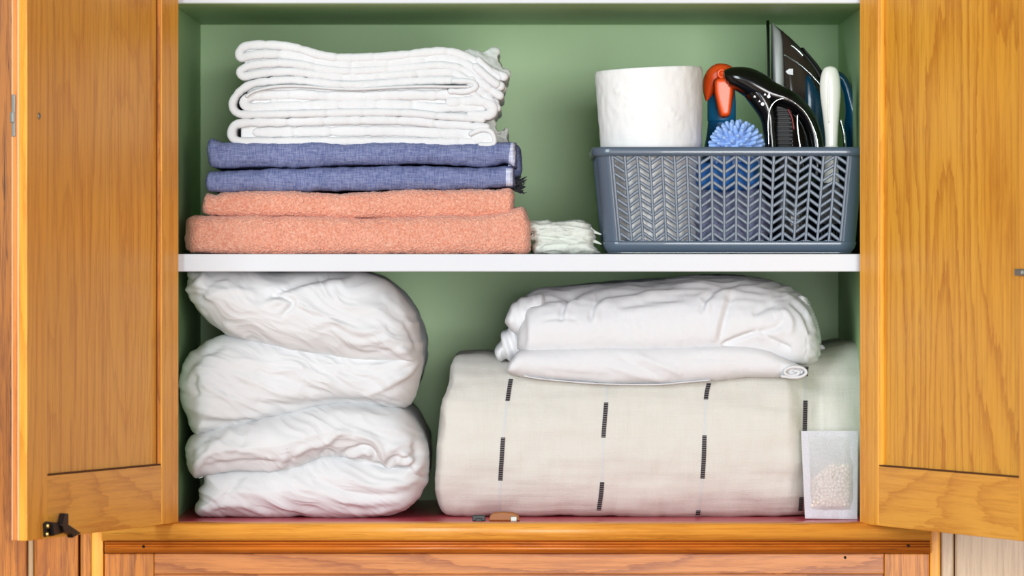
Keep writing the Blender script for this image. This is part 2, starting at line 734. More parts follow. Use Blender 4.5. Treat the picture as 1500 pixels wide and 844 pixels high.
# oak: honey-coloured varnish
OAK_D, OAK_M, OAK_L = (176, 100, 22), (226, 148, 44), (240, 170, 66)
M_doorpanel_l = wood('oak_door_panel_left', (196, 112, 28), (240, 168, 58), (248, 184, 76), 'Z', 1.0, 16, 8.0, contrast=0.42, pores=0.9, along=1.0, coat=0.05)
M_doorpanel_r = wood('oak_door_panel_right', (188, 106, 20), (238, 164, 44), (248, 186, 70), 'Z', 5.2, 16, 5.5, contrast=0.85, pores=0.8, along=1.0, coat=0.05)
M_stile = wood('oak_stile', (196, 112, 28), (242, 166, 54), (250, 182, 72), 'Z', 2.6, 14, 9.0, contrast=0.55, pores=0.6, coat=0.05)
M_rail = wood('oak_rail', (196, 116, 36), (242, 168, 60), (250, 188, 84), 'X', 3.3, 12, 7.0, contrast=0.6, pores=0.6, along=1.6, coat=0.05)
M_frame_v = wood('oak_frame_upright', (112, 52, 10), (206, 122, 34), (220, 140, 48), 'Z', 4.4, 14, 9.0, contrast=0.7, pores=1.0, marks=0.7, coat=0.1)
M_frame_h = wood('oak_frame_ledge', (180, 98, 22), (230, 150, 50), (240, 172, 76), 'X', 6.1, 9, 9.0, contrast=0.5, pores=0.7, marks=0.35, coat=0.25)
M_frame_mould = wood('oak_base_moulding', (140, 64, 14), (206, 112, 34), (218, 132, 50), 'X', 2.1, 9, 9.0, contrast=0.5, pores=0.8, marks=0.45, coat=0.35)
M_frame_base = wood('oak_base_rail', (136, 62, 18), (204, 122, 50), (216, 142, 72), 'X', 7.7, 13, 5.0, contrast=0.9, pores=0.8, marks=0.3, along=1.5, coat=0.12)
M_edge = wood('oak_door_edge', (186, 88, 22), (226, 130, 50), (240, 164, 88), 'Z', 8.3, 8, 9.0, contrast=0.4, pores=0.9, coat=0.2)
M_joint_shade = plain('painted_joint_shade', (92, 50, 14), 0.8)  # dark brown standing for the shade in the door panel recess
M_edge_highlight = plain('painted_edge_highlight', (246, 206, 170), 0.5)  # pale tone standing for the shine on the door's rounded edges
M_board = wood('oak_wall_board', (112, 50, 8), (204, 118, 32), (220, 144, 50), 'Z', 9.9, 12, 8.0, contrast=0.6, pores=1.0, marks=0.75, coat=0.08)
M_board_pale = wood('oak_pale_panel', (150, 108, 70), (200, 168, 128), (212, 184, 146), 'Z', 3.9, 10, 7.0, contrast=0.4, pores=0.7, coat=0.25)
M_green = paint('green_paint', (172, 206, 150), (177, 212, 160))
M_red = plain('red_lacquer', (206, 62, 82), 0.35, 0, 0.2)
M_white_paint = paint('white_shelf_paint', (200, 203, 208), (204, 206, 210), 0.4)
M_dark_iron = plain('black_iron', (22, 20, 20), 0.4, 0.3)
M_brass = plain('brass', (190, 160, 90), 0.35, 0.9)
M_steel = plain('worn_steel', (150, 152, 146), 0.45, 0.8)
M_void = plain('dark_gap', (20, 14, 10), 0.9)
M_duvet = cloth('white_duvet_cotton', (216, 217, 218), (211, 212, 214), 0.12, 700.0, 0.75, 0.1, 0.4)
M_sheet = cloth('white_sheet_cotton', (218, 218, 220), (212, 212, 214), 0.2, 800.0, 0.8, 0.1, 0.4)
M_quilt = cloth('white_quilted_cotton', (222, 223, 224), (214, 215, 216), 0.4, 450.0, 0.85, 0.1, 0.5)
M_quilt_gauze = gauze('white_thin_gauze', (242, 246, 242), 0.35, 0.94)
M_linen = cloth('cream_linen', (214, 211, 204), (207, 203, 194), 0.45, 500.0, 0.9, 0.1, 0.6, weave=(420, 620, 0.34, (206, 201, 188)))
M_blue = cloth('blue_chambray', (92, 102, 145), (78, 90, 133), 0.5, 600.0, 0.9, 0.12, 0.6, weave=(760, 760, 0.6, (156, 163, 196)), wst=0.13)
M_selvedge = cloth('blue_white_selvedge', (176, 184, 214), (130, 140, 190), 0.5, 500.0, 0.9, 0.1, 0.8, weave=(400, 500, 0.8, (232, 234, 244)))
M_fringe = plain('dark_fringe', (56, 60, 66), 0.95)
M_coral = terry('coral_terry', (230, 152, 124), (242, 192, 168), (208, 116, 88))
M_wisp = cloth('white_gauze_bundle', (214, 217, 208), (204, 208, 196), 0.3, 600.0, 0.9, 0.1, 0.5)
M_basket = plain('slate_grey_plastic', (82, 96, 112), 0.3, 0, 0.3)
M_paper = cloth('white_tissue_paper', (236, 236, 235), (231, 230, 228), 0.25, 260.0, 0.95, 0.0, 0.4)
M_card = plain('cardboard_core', (160, 130, 96), 0.9)
M_bottle = plain('teal_blue_plastic', (22, 112, 160), 0.4, 0, 0.1)
M_bottle2 = plain('deep_blue_plastic', (16, 98, 150), 0.4, 0, 0.1)
M_orange = plain('orange_plastic', (236, 84, 26), 0.35, 0, 0.1)
M_ball = plain('pale_blue_rubber', (150, 184, 238), 0.5)
M_black = plain('gloss_black_plastic', (7, 7, 8), 0.2, 0, 0.3)
M_blackm = plain('matt_black_rubber', (14, 14, 15), 0.55)
M_chrome = plain('chrome', (220, 222, 224), 0.12, 1.0)
M_soleplate = plain('brushed_steel', (196, 200, 200), 0.42, 0.55)
M_irondark = plain('smoky_brown_plastic', (52, 42, 36), 0.15, 0, 0.5)
M_teal = plain('iron_teal_plastic', (4, 66, 96), 0.25, 0, 0.4)
M_lightdot = plain('white_print', (235, 235, 238), 0.4)
M_cream = plain('cream_plastic', (226, 226, 216), 0.35, 0, 0.2)
M_cloth_blue = cloth('blue_cleaning_cloth', (50, 112, 190), (40, 98, 176), 0.4)
M_cloth_lilac = cloth('lilac_grey_cloth', (128, 132, 160), (108, 112, 146), 0.4)
M_pellet = plain('pale_wood_pellet', (236, 218, 200), 0.85)
M_organza = gauze('white_organza', (246, 247, 250), 0.5, 0.70)
M_hem = gauze('white_organza_hem', (244, 244, 250), 0.45, 0.74)


def stripe_mat():
    t = NT('black_stitch_thread')
    tc = t.n('ShaderNodeTexCoord')
    sp = t.n('ShaderNodeSeparateXYZ')
    t.l(tc.outputs['Object'], sp.inputs[0])
    s = t.math('SINE', t.math('MULTIPLY', sp.outputs[2], 2 * math.pi / 0.0027))
    c = t.ramp(t.math('MULTIPLY_ADD', s, 0.5, 0.5), [(0.18, lin((120, 116, 118))), (0.42, lin((36, 30, 34)))])
    t.set(**{'Base Color': c, 'Roughness': 0.9})
    return t.m


M_dash = stripe_mat()
M_faint = plain('pale_blue_grey_thread', (204, 205, 204), 0.9)
M_floor = wood('floor_oak', (120, 70, 30), (170, 112, 62), (184, 126, 76), 'X', 2.2, 8, 5.0)

YB = 0.54                                   # depth of the cupboard
ZF = Zp(764)                                # floor panel top
ZS = Zp(372)                                # shelf top
ZU = Zp(5)                                  # underside of the upper shelf
XL, XR = X(252), X(1270)

# ------------------------------------------------------------------ room
box('floor', -3.0, 3.0, -9.0, 0.8, -0.03, 0.0, M_floor)
bpy.data.objects['floor']['kind'] = 'structure'
wall = empty('wall_back', (0, 0, 0), kind='structure')
ZT = 2.5


def board(x0, x1, y, m, bev=0.003, name='board'):
    return box(name, X(x0), X(x1), y, y + 0.03, 0.0, ZT, m, wall, bev)


for a, b in ((-90, 39.5), (-220, -92), (-360, -222)) + tuple((-362 - 140 * (i + 1), -364 - 140 * i) for i in range(12)):
    board(a, b, -0.004, M_board)
# boards over the cupboard
for i in range(9):
    box('board', X(118 + i * 142.2), X(118 + i * 142.2 + 140.2), 0.0, 0.03, Zp(-190) + 0.022, ZT, M_board, wall, 0.003)
vs, fs = lathe(X(44.5), 0.006, [(0.0042, 0.0), (0.0042, ZT)], 16)
mesh('bead_moulding', vs, fs, M_board_pale, wall)
board(50.5, 115, -0.006, M_board)
for a, b, m in ((1398.5, 1520, M_board_pale), (1522, 1660, M_board_pale), (1662, 1800, M_board), (1802, 1940, M_board)) + tuple((1942 + 140 * i, 2080 + 140 * i, M_board) for i in range(12)):
    board(a, b, -0.002, m)
# backing of the panelling behind the cracks
box('backing', X(-2040), X(117.2), 0.024, 0.036, 0, ZT, M_void, wall)
box('backing', X(1397), X(3620), 0.028, 0.036, 0, ZT, M_void, wall)

# ------------------------------------------------------------------ the cupboard
cup = empty('linen_cupboard', (0, 0.25, 0), label='honey oak linen cupboard with both doors open, green painted inside, holding all the linen', cat='cupboard')
ZTOP = Zp(-190)
box('back_panel', XL - 0.01, XR + 0.01, YB, YB + 0.012, ZF - 0.02, ZTOP, M_green, cup)
box('side_panel', XL - 0.02, XL, 0.012, YB + 0.012, 0.0, ZTOP, M_green, cup)
box('side_panel', XR, XR + 0.02, 0.012, YB + 0.012, 0.0, ZTOP, M_green, cup)
o = box('floor_panel', XL, XR, 0.0, YB, ZF - 0.02, ZF, M_red, cup)
o['label'] = 'red lacquered cupboard floor'
o = box('shelf', XL + 0.0005, XR - 0.0005, 0.006, YB - 0.001, Zp(398), ZS, M_white_paint, cup, 0.0012)
o['label'] = 'white painted middle shelf'
box('upper_shelf', XL + 0.0005, XR - 0.0005, 0.010, YB - 0.001, ZU, ZU + 0.022, M_green, cup)
o = box('upper_shelf_edging', XL + 0.0005, XR - 0.0005, 0.002, 0.010, ZU + 0.0005, ZU + 0.022, M_white_paint, cup, 0.001)
o['label'] = 'white painted front edging of the top shelf'
box('top_panel', X(134), X(1377), -0.002, YB + 0.012, ZTOP, ZTOP + 0.02, M_frame_h, cup, 0.002)
# face frame
box('face_stile', X(153), XL, 0.0, 0.02, ZF - 0.02, ZTOP, M_frame_v, cup, 0.001)
box('face_stile', XR, X(1360.5), 0.0, 0.02, ZF - 0.02, ZTOP, M_frame_v, cup, 0.001)
box('corner_strip', X(135), X(152.5), -0.012, 0.02, 0.0, ZTOP, M_stile, cup, 0.0025)
box('corner_strip', X(118.2), X(134.6), -0.004, 0.02, 0.0, ZTOP, M_board, cup, 0.0015)
box('corner_strip', X(1361), X(1376.5), -0.012, 0.02, 0.0, ZTOP, M_stile, cup, 0.0025)
box('corner_strip', X(1377.5), X(1396.5), -0.006, 0.02, 0.0, ZTOP, M_board_pale, cup, 0.002)


def moulding(name, prof, xa, xb, m):
    """profile rows: Y, py"""
    pr = catmull(prof, 4)
    pts = [(y, Zp(py, y)) for y, py in pr]
    n = len(pts)
    V = [(X(xa, 0), y, z) for y, z in pts] + [(X(xb, 0), y, z) for y, z in pts]
    F = [[i, i + 1, i + 1 + n, i + n] for i in range(n - 1)]
    F += [[n - 1, 0, n, 2 * n - 1], list(range(n)), list(range(n, 2 * n))]
    return mesh(name, V, F, m, cup)


moulding('ledge', [(0.012, 764.6), (-0.004, 764.4), (-0.018, 765.0), (-0.026, 767.0), (-0.0295, 771.5), (-0.031, 778), (-0.030, 785), (-0.027, 790.5), (-0.021, 792.8), (-0.014, 793.2), (0.010, 793.2)], 152.5, 1361, M_frame_h)
moulding('ledge_moulding', [(0.010, 792.5), (-0.012, 792.6), (-0.019, 793.6), (-0.021, 796), (-0.017, 798.2), (-0.0165, 800), (-0.0195, 801.6), (-0.020, 805), (-0.017, 808), (-0.012, 810.2), (0.010, 810.4)], 155, 1361, M_frame_mould)
# base front: frame and sunk panel
YBF = -0.006
base = empty('base_front', (0, 0, 0), parent=cup)
base.location = (0, 0, 0)


def sub(name, x0, x1, y0, y1, z0, z1, m, bev=0.0015):
    vs_, fs_ = box_geo(x0, x1, y0, y1, z0, z1, bev)
    return mesh(name, vs_, fs_, m, base, smooth=False)


sub('stile', X(152.8), X(226), YBF, 0.014, 0.12, Zp(810.6), M_frame_v)
sub('stile', X(1295), X(1361), YBF, 0.014, 0.12, Zp(810.6), M_frame_v)
sub('rail', X(226.3), X(1294.7), YBF, 0.014, Zp(841), Zp(810.6), M_frame_base)
sub('panel', X(226), X(1295), 0.008, 0.016, 0.16, Zp(840), M_frame_base, 0.0)
sub('rail', X(226.3), X(1294.7), YBF, 0.014, 0.12, 0.19, M_frame_base)
box('plinth', X(153), X(1361), 0.004, 0.03, 0.0, 0.119, M_frame_base, cup, 0.002)
# little nail holes
for px, py in ((210, 801), (1331, 800), (1238, 817)):
    v_, f_ = lathe(0, 0, [(0.0, 0), (0.0016, 0), (0.0018, 0.001), (0.0, 0.001)], 10)
    yy = -0.0215 if py < 810 else -0.0072
    q = P(px, py, yy)
    v_ = [(q.x + a, q.y + c, q.z + b) for a, b, c in v_]
    mesh('nail', v_, f_, M_dark_iron, cup)

# the stop block and the metal catch at the front of the floor
poly = [(716, 763.3), (717, 757), (722, 751.5), (735, 750), (752, 751), (760, 755), (762, 763.3)]
v_, f_ = prism([P(x, y, 0.004) for x, y in poly], (0, 0.016, 0))
v_, f_ = bevel_geo(v_, f_, 0.0015)
o = mesh('stop_block', v_, f_, plain('dark_oak_block', (150, 86, 22), 0.5), cup, smooth=False)
o['label'] = 'small rounded wooden stop block'
v_, f_ = box_geo(X(692, 0.01), X(711, 0.01), 0.004, 0.016, ZF, Zp(754.5, 0.01), 0.001)
v2, f2 = box_geo(X(697, 0.01), X(706, 0.01), 0.0, 0.006, ZF, Zp(759, 0.01), 0.0006)
V, F = join_geo([(v_, f_), (v2, f2)])
o = mesh('catch_plate', V, F, M_dark_iron, cup, smooth=False)
v_, f_ = box_geo(X(748, 0.0), X(757, 0.0), 0.0005, 0.0045, ZF, Zp(757, 0.0), 0.0006)
mesh('catch_plate', v_, f_, M_steel, cup, smooth=False)


# doors: local frame u (hinge to free edge) = +X, inner face at Y = 0 looking to -Y, thickness to +Y
def door(hx, hy, ang, W, zb, zt, mirror, pm):
    d = bpy.data.objects.new('door', None)
    d.empty_display_size = 0.05
    COL.objects.link(d)
    d.parent = cup
    d.location = Vector((hx, hy, zb)) - cup.location
    d.rotation_euler = (0, 0, ang)
    H = zt - zb
    sg = -1 if mirror else 1          # thickness side in local Y
    T = 0.021
    st_h, st_f, rl = 0.050, 0.054, 0.072

    def bx(name, u0, u1, t0, t1, z0, z1, m, bev=0.0012):
        return box(name, u0, u1, sg * t0, sg * t1, z0, z1, m, d, bev, local=True)
    bx('stile', 0, st_h, 0, T, 0, H, M_stile, 0.002)
    # free stile with a rebated edge
    bx('stile', W - st_f, W, 0, T * 0.52, 0, H, M_stile, 0.0015)
    bx('edge_strip', W - st_f, W - 0.0045, T * 0.53, T, 0, H, M_edge, 0.0015)
    bx('rail', st_h, W - st_f, 0.0004, T, 0, rl, M_rail, 0.0012)
    bx('rail', st_h, W - st_f, 0.0004, T, H - rl, H, M_rail, 0.0012)
    bx('panel', st_h - 0.004, W - st_f + 0.004, 0.006, T - 0.006, rl - 0.004, H - rl + 0.004, pm, 0.0)
    jn = []  # dark strips that paint the recess shade beside the sunk panel
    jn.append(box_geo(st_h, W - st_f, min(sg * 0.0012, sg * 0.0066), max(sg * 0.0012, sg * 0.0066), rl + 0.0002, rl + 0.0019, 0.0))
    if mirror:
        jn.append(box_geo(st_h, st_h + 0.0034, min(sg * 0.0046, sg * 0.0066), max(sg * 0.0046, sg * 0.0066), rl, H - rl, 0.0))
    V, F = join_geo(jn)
    o_ = mesh('panel_joint_shade', V, F, M_joint_shade, d, smooth=False, local=True)
    o_['label'] = 'dark strip painting the shade in the joint round the sunk panel'
    if mirror:  # pale strips with the edge highlights put into their colour
        for t0, t1, ua in ((T * 0.50, T * 0.56, W - 0.0052), (T * 0.965, T * 1.01, W - 0.0075)):
            bx('edge_highlight', ua, ua + 0.0055 if t0 < T * 0.7 else ua + 0.0034, t0, t1, 0.0005, H - 0.0005, M_edge_highlight, 0.0)
    # thin quarter moulding round the sunk panel
    pr = []
    for z0, z1 in ((H - rl - 0.0035, H - rl),):
        pr.append(box_geo(st_h, W - st_f, min(sg * 0.0025, sg * 0.0065), max(sg * 0.0025, sg * 0.0065), z0, z1, 0.001))
    for u0, u1 in ((st_h, st_h + 0.003), (W - st_f - 0.003, W - st_f)):
        pr.append(box_geo(u0, u1, min(sg * 0.0015, sg * 0.0065), max(sg * 0.0015, sg * 0.0065), rl, H - rl, 0.001))
    V, F = join_geo(pr)
    mesh('panel_moulding', V, F, M_frame_v if mirror else M_stile, d, smooth=False, local=True)
    return d


ZDT = Zp(-165)
# left door: hinge at px 262, free edge at px 40
hy = -0.012
hxl, hxr = X(262, hy), X(1259, hy)
WL = 0.42
Lx = 0.1455
angL = math.pi + math.asin(math.sqrt(WL * WL - Lx * Lx) / WL)      # points to -x and -y
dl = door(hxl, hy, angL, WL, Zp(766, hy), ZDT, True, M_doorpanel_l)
WR = 0.455
Lr = 0.1775
angR = -math.asin(math.sqrt(WR * WR - Lr * Lr) / WR)
dr = door(hxr, hy, angR, WR, Zp(767.5, hy), ZDT, False, M_doorpanel_r)


def door_pt(hx, ang, W, u, t, z):
    """door-local (u, distance out of the inner face, z) is already local; helper for clarity"""
    return (u, t, z)


# latch on the left door (local frame: inner face at y=0 looking to +Y since sg=-1)
def latch():
    parts = []
    u0 = WL - 0.044
    zb = Zp(766, hy)
    Yf = hy + math.sin(angL) * u0

    def loc(px, py):
        # pixel on the door's inner-face plane -> door-local u, z
        a = (px - CX) / PXM
        c, s = math.cos(angL), math.sin(angL)
        u = (a * (D + hy) / D - hxl) / (c - a * s / D)
        k = (D + hy + s * u) / D
        return u, Z0 + (CY - py) / PXM * k - zb
    def pl(poly, t0, t1):
        pts = [loc(*p) for p in poly]
        return bevel_geo(*prism([(u, t0, z) for u, z in pts], (0, t1 - t0, 0)), 0.0008, 1)
    parts.append(pl([(62, 767), (66, 764), (76, 765), (84, 769), (84, 780), (77, 785), (63, 787)], 0.0, 0.003))
    parts.append(pl([(68, 768), (80, 765), (86, 771), (84, 781), (70, 785)], 0.003, 0.008))
    parts.append(pl([(78, 769), (82, 752), (88, 752), (88, 768), (94, 772), (107, 781), (94, 788), (93, 783), (82, 780)], 0.004, 0.011))
    V, F = join_geo(parts)
    nb = len(F)
    sc = []
    for px, py in ((66, 771), (65, 783)):
        u, z = loc(px, py)
        v, f = lathe(0, 0, [(0.0, 0), (0.002, 0), (0.0016, 0.0022), (0.0, 0.0024)], 10)
        sc.append(([(u + a, 0.003 + c, z + b * 1.5) for a, b, c in v], f))
    V2, F2 = join_geo([(V, F)] + sc)
    o = mesh('latch', V2, F2, [M_dark_iron, M_brass], dl, smooth=False, local=True)
    for i, pg in enumerate(o.data.polygons):
        if i >= nb:
            pg.material_index = 1
    o['label'] = 'black iron forked latch with two brass screws'
    # screw hole plug
    u, z = loc(57, 170)
    v, f = lathe(0, 0, [(0.0, 0), (0.003, 0), (0.0024, 0.0012), (0.0, 0.0014)], 12)
    mesh('screw', [(u + a, c, z + b * 1.4) for a, b, c in v], f, M_steel, dl, local=True)
    # strike plate on the free edge
    zl = Zp(170, -0.38) - zb
    v1 = box_geo(WL - 0.0048, WL - 0.002, -0.0205, -0.0165, zl - 0.024, zl + 0.024, 0.0005)
    v2 = box_geo(WL - 0.0048, WL + 0.0005, -0.0215, -0.017, zl - 0.008, zl + 0.004, 0.0008)
    V, F = join_geo([v1, v2])
    o = mesh('strike_plate', V, F, M_steel, dl, smooth=False, local=True)
    o['label'] = 'worn metal strike plate'


latch()
# small metal catch on the right door's free stile
c, s = math.cos(angR), math.sin(angR)
a = (1497 - CX) / PXM
u = (a * (D + hy) / D - hxr) / (c - a * s / D)
kk = (D + hy + s * u) / D
zc = Z0 + (CY - 399) / PXM * kk - Zp(767.5, hy)
v1 = box_geo(u - 0.011, u + 0.02, -0.004, 0.001, zc - 0.004, zc + 0.004, 0.0008)
v2 = box_geo(u - 0.004, u + 0.012, -0.0075, -0.0035, zc - 0.0025, zc + 0.0025, 0.0008)
V, F = join_geo([v1, v2])
o = mesh('catch_plate', V, F, M_steel, dr, smooth=False, local=True)
o['label'] = 'small bright metal catch plate'

# ------------------------------------------------------------------ coral towels
def terry_nz(seed, amp=0.0010):
    return lambda px, py, Y: (amp * noise(px / 2.5, py / 3.4, Y * 380 + seed) + 0.0022 * noise(px / 42.0, py / 26.0, seed + Y * 10)
                              + 0.0008 * noise(px / 9.0, py / 9.0, seed * 2 + Y * 90))


V, F = lobe([(271, 321), (283, 317), (300, 315.5), (400, 317), (480, 318), (560, 318), (640, 317), (720, 314), (752, 305), (768, 304), (776, 322)],
            [(271, 367), (285, 371), (400, 372), (600, 372), (765, 372), (776, 370)],
            lambda x: 0.050 + 0.03 * np.clip((290 - x) / 25, 0, 1) ** 2 + 0.004 * noise(x / 90.0, 3.3), 0.022, 0.018, 0.30, 2.8, 0.5, 470, 60, 12, 0.3, terry_nz(1.0))
o = mesh('bath_towel', V, F, M_coral)
tag(o, 'larger coral terry towel at the bottom of the pile, lying on the white shelf', 'towel', 'folded coral terry towels')
V, F = lobe([(297, 292), (303, 284), (318, 285.5), (335, 281), (400, 280), (450, 281), (500, 283), (560, 279), (640, 277), (700, 277), (745, 276), (753, 281)],
            [(297, 313), (315, 316), (360, 318), (420, 317), (480, 319), (560, 320), (640, 319.5), (700, 319), (740, 318), (753, 314)],
            lambda x: 0.058 + 0.004 * noise(x / 80.0, 7.3), 0.018, 0.016, 0.28, 2.6, 0.5, 440, 46, 9, 0.3, terry_nz(5.0))
o = mesh('bath_towel', V, F, M_coral)
tag(o, 'smaller coral terry towel between the lower blue towel and the larger coral one', 'towel', 'folded coral terry towels')

# ------------------------------------------------------------------ blue towels
def linen_nz(seed, a=0.002):
    return lambda px, py, Y: a * noise(px / 46.0, py / 20.0, seed + Y * 9) + 0.0010 * noise(px / 15.0, py / 11.0, seed * 2) + 0.0003 * noise(px / 4.0, py / 4.0, seed)


def towel_blue(name, top, bot, yf, seed, label, band, strokes=(), fringe=None):
    root = empty(name, P((top[0][0] + top[-1][0]) / 2, max(b[1] for b in bot), yf + 0.14), label=label, cat='towel', group='folded blue woven towels')
    V, F = lobe(top, bot, yf, 0.018, 0.016, 0.28, 2.4, 0.5, 330, 44, 8, 0.3, linen_nz(seed), strokes)
    mesh('folded_cloth', V, F, M_blue, root)
    bv = BVHTree.FromPolygons([tuple(v) for v in V], [tuple(f) for f in F])
    # selvedge: a pale woven strip lying on the cloth at its right end
    Vb, ny, nw = [], 26, 5
    for i in range(ny):
        for j in range(nw):
            t = i / (ny - 1)
            px = band[0] + (band[1] - band[0]) * t + band[4] * (j / (nw - 1))
            py = band[2] + (band[3] - band[2]) * t
            q = P(px, py, yf + 0.018)
            h = bv.ray_cast(Vector((q.x, -0.5, q.z)), Vector((0, 1, 0)))
            y = h[0].y if h[0] is not None else yf + 0.02
            Vb.append((q.x, y - 0.0007, q.z))
    mesh('selvedge', Vb, grid_faces(ny, nw), M_selvedge, root)['label'] = 'pale woven selvedge band'
    if fringe:
        geo = []
        for i in range(fringe[4]):
            x0 = random.uniform(fringe[0], fringe[1])
            y0 = random.uniform(fringe[2], fringe[3])
            dx, dy = random.uniform(4, 13), random.uniform(-7, 7)
            yy = yf + random.uniform(0.03, 0.16)
            pts = [P(x0 + dx * t + 1.5 * math.sin(t * 5 + i), y0 + dy * t + 1.2 * math.cos(t * 6 + i), yy) for t in np.linspace(0, 1, 6)]
            geo.append(wire(pts, [0.0011, 0.001, 0.0009, 0.0008, 0.0007, 0.0004], 5))
        V, F = join_geo(geo)
        o = mesh('fringe', V, F, M_fringe, root)
        tag(o, 'dark grey knotted fringe', None, None, 'stuff')
    return root


towel_blue('hand_towel', [(300, 262), (306, 252), (320, 250.5), (380, 248), (450, 246), (520, 244), (600, 243), (660, 244), (710, 244), (745, 243), (754, 248)],
           [(300, 276), (312, 281), (360, 282), (440, 281), (520, 279), (600, 278), (680, 277), (735, 275), (754, 275)], 0.062, 2.0,
           'lower blue woven hand towel resting on the coral towels', (741, 741, 247, 273, 10),
           [([(330, 262), (420, 268), (520, 262)], 9, 1.6), ([(560, 258), (640, 264), (720, 258)], 8, 1.4)], (752, 760, 262, 279, 70))
towel_blue('hand_towel', [(304, 216), (309, 204), (322, 207), (336, 209), (400, 209), (460, 209), (520, 209), (600, 210), (660, 211), (700, 211), (730, 208), (758, 207)],
           [(301, 240), (315, 246), (360, 246), (420, 246), (480, 244), (540, 242), (600, 240), (660, 241), (715, 245), (740, 240), (758, 250)], 0.060, 9.0,
           'upper blue woven hand towel directly beneath the white quilted blankets', (748, 744, 209, 246, 9),
           [([(300, 240), (420, 241), (520, 238)], 6, -1.2), ([(322, 212), (318, 226), (312, 240)], 4, 1.6), ([(600, 232), (680, 228), (740, 232)], 9, 2.0)])
# back ends of the two blue towels, seen past their selvedges, belong to the same folded cloths
for nm, (top, bot, yf) in (('hand_towel.001', ([(722, 212), (757, 212), (764, 226)], [(722, 258), (758, 262), (764, 250)], 0.16)),):
    V, F = lobe(top, bot, yf, 0.02, 0.02, 0.14, 2.2, 0.5, 40, 24, 6, 0.3, linen_nz(4.0))
    mesh('back_fold', V, F, M_blue, bpy.data.objects[nm])

# ------------------------------------------------------------------ white quilted blankets
def layers_between(T, B, n):
    def f(i):
        t = (i + 0.5) / n
        return lambda x: T(x) * (1 - t) + B(x) * t
    return [f(i) for i in range(n)]


T1 = curve([(340, 72), (352, 63), (375, 58), (410, 60), (440, 66), (470, 76), (500, 80), (540, 79), (580, 77), (620, 72), (650, 70), (672, 73), (700, 86), (720, 98), (740, 112)])
M1 = curve([(340, 120), (370, 117), (400, 112), (440, 111), (470, 115), (520, 118), (580, 114), (640, 111), (668, 113), (690, 126), (710, 146), (728, 160), (740, 170)])
M2 = curve([(330, 173), (380, 173), (440, 172), (520, 170), (600, 171), (650, 176), (690, 178), (740, 184)])
B3 = curve([(330, 213), (380, 213.5), (450, 213), (550, 213), (650, 214), (740, 214)])


def seq(fn, xa, xb, n=9):
    return [(x, float(fn(x))) for x in np.linspace(xa, xb, n)]


def core(fa, fb, xa, xb, yf):
    """inner plies of a folded blanket, a little behind the front folds"""
    xs_ = np.linspace(xa, xb, 12)
    return lobe([(x, float(fa(x)) + 3) for x in xs_], [(x, float(fb(x)) - 3) for x in xs_], yf, 0.004, 0.004, 0.24, 3.0, 0.5, 60, 12, 4, 0.1)


def blanket(label, geo, m=M_quilt):
    V, F = join_geo(geo)
    V = np.array(V)
    root = empty('folded_blanket', ((V[:, 0].min() + V[:, 0].max()) / 2, 0.19, V[:, 2].min()), label=label, cat='blanket', group='folded white quilted blankets')
    mesh('folded_cloth', V, F, m, root)
    return root


L = layers_between(T1, M1, 4)
g = [
    ribbon([(738, 112)] + seq(L[0], 722, 372, 12) + [(357, float(L[0](372)) + 3), (350.5, 77), (354, 85), (366, float(L[1](372)) + 1.0)] + seq(L[1], 390, 716, 11) + [(733, 126)], 12.0, 0.070, 0.27, seed=1.0),
    ribbon([(732, 140)] + seq(L[2], 712, 372, 11) + [(357, 99.5), (351.5, 105), (356, 111.5), (370, float(L[3](372)))] + seq(L[3], 390, 704, 10) + [(728, 158)], 11.0, 0.068, 0.27, seed=2.3),
]
# loose end loops at the right
for (x, y, r, s) in ((727, 122, 5.5, 3), (724, 136, 5.5, 4), (726, 150, 5.0, 5), (722, 160, 4.6, 6), (731, 112, 4.5, 7)):
    g.append(ribbon([(x - 30, y - 24), (x - 12, y - 8), (x, y + 1)], r * 2, 0.066 + 0.004 * (s % 3), 0.2, seed=s, puffy=0.05))
g.append(core(T1, M1, 358, 704, 0.0765))
b1 = blanket('topmost white quilted blanket, its right end drooping over the others', g)
# thin gauzy back end of the top blanket, standing out at the right
def drape(outline, center, yf, seed):
    V, F = puff(outline, center, yf, 12, 0.004, 0.16, 2.0, 160, 22, [], lambda px, py: 0.003 * np.sin((px * 0.5 - py * 0.8) / 3.2 + seed) + 0.002 * noise(px / 7.0, py / 7.0, seed))
    return V, F


V, F = drape([(660, 78), (690, 74), (727, 73), (730, 83), (735, 91), (736, 101), (746, 102), (744, 115), (740, 128), (735, 139), (726, 142), (715, 120), (695, 100)], (715, 98), 0.13, 0.4)
mesh('gauze_edge', V, F, M_quilt_gauze, b1)['label'] = 'thin see-through gauze end'

g = [
    ribbon(seq(lambda x: M1(x) + 6 if x < 668 else 117.5, 692, 392, 10) + [(372, 122), (357, 129), (346, 139), (340, 152), (344, 163), (356, 167.5), (380, 167.5)] + seq(lambda x: M2(x) - 5.5, 410, 706, 10), 10.5, 0.066, 0.27, seed=11.0),
    ribbon(seq(lambda x: M1(x) * 0.55 + M2(x) * 0.45 + 0.0 if x < 640 else 137.5, 700, 405, 10) + [(380, 139.5), (364, 143), (357, 150), (363, 156.5), (380, 158)] + seq(lambda x: M2(x) - 17.0 if x < 640 else 157, 410, 705, 10), 13.0, 0.070, 0.26, seed=12.4),
    ribbon(seq(lambda x: M1(x) * 0.74 + M2(x) * 0.26 - 1.0 if x < 640 else 127.0, 688, 420, 9) + [(395, 128), (372, 134), (361, 141)], 4.0, 0.064, 0.26, seed=13.1, puffy=0.0),
    ribbon([(704, 146)] + seq(lambda x: M1(x) * 0.33 + M2(x) * 0.67 - 5, 690, 400, 9), 8.0, 0.074, 0.26, seed=14.1),
]
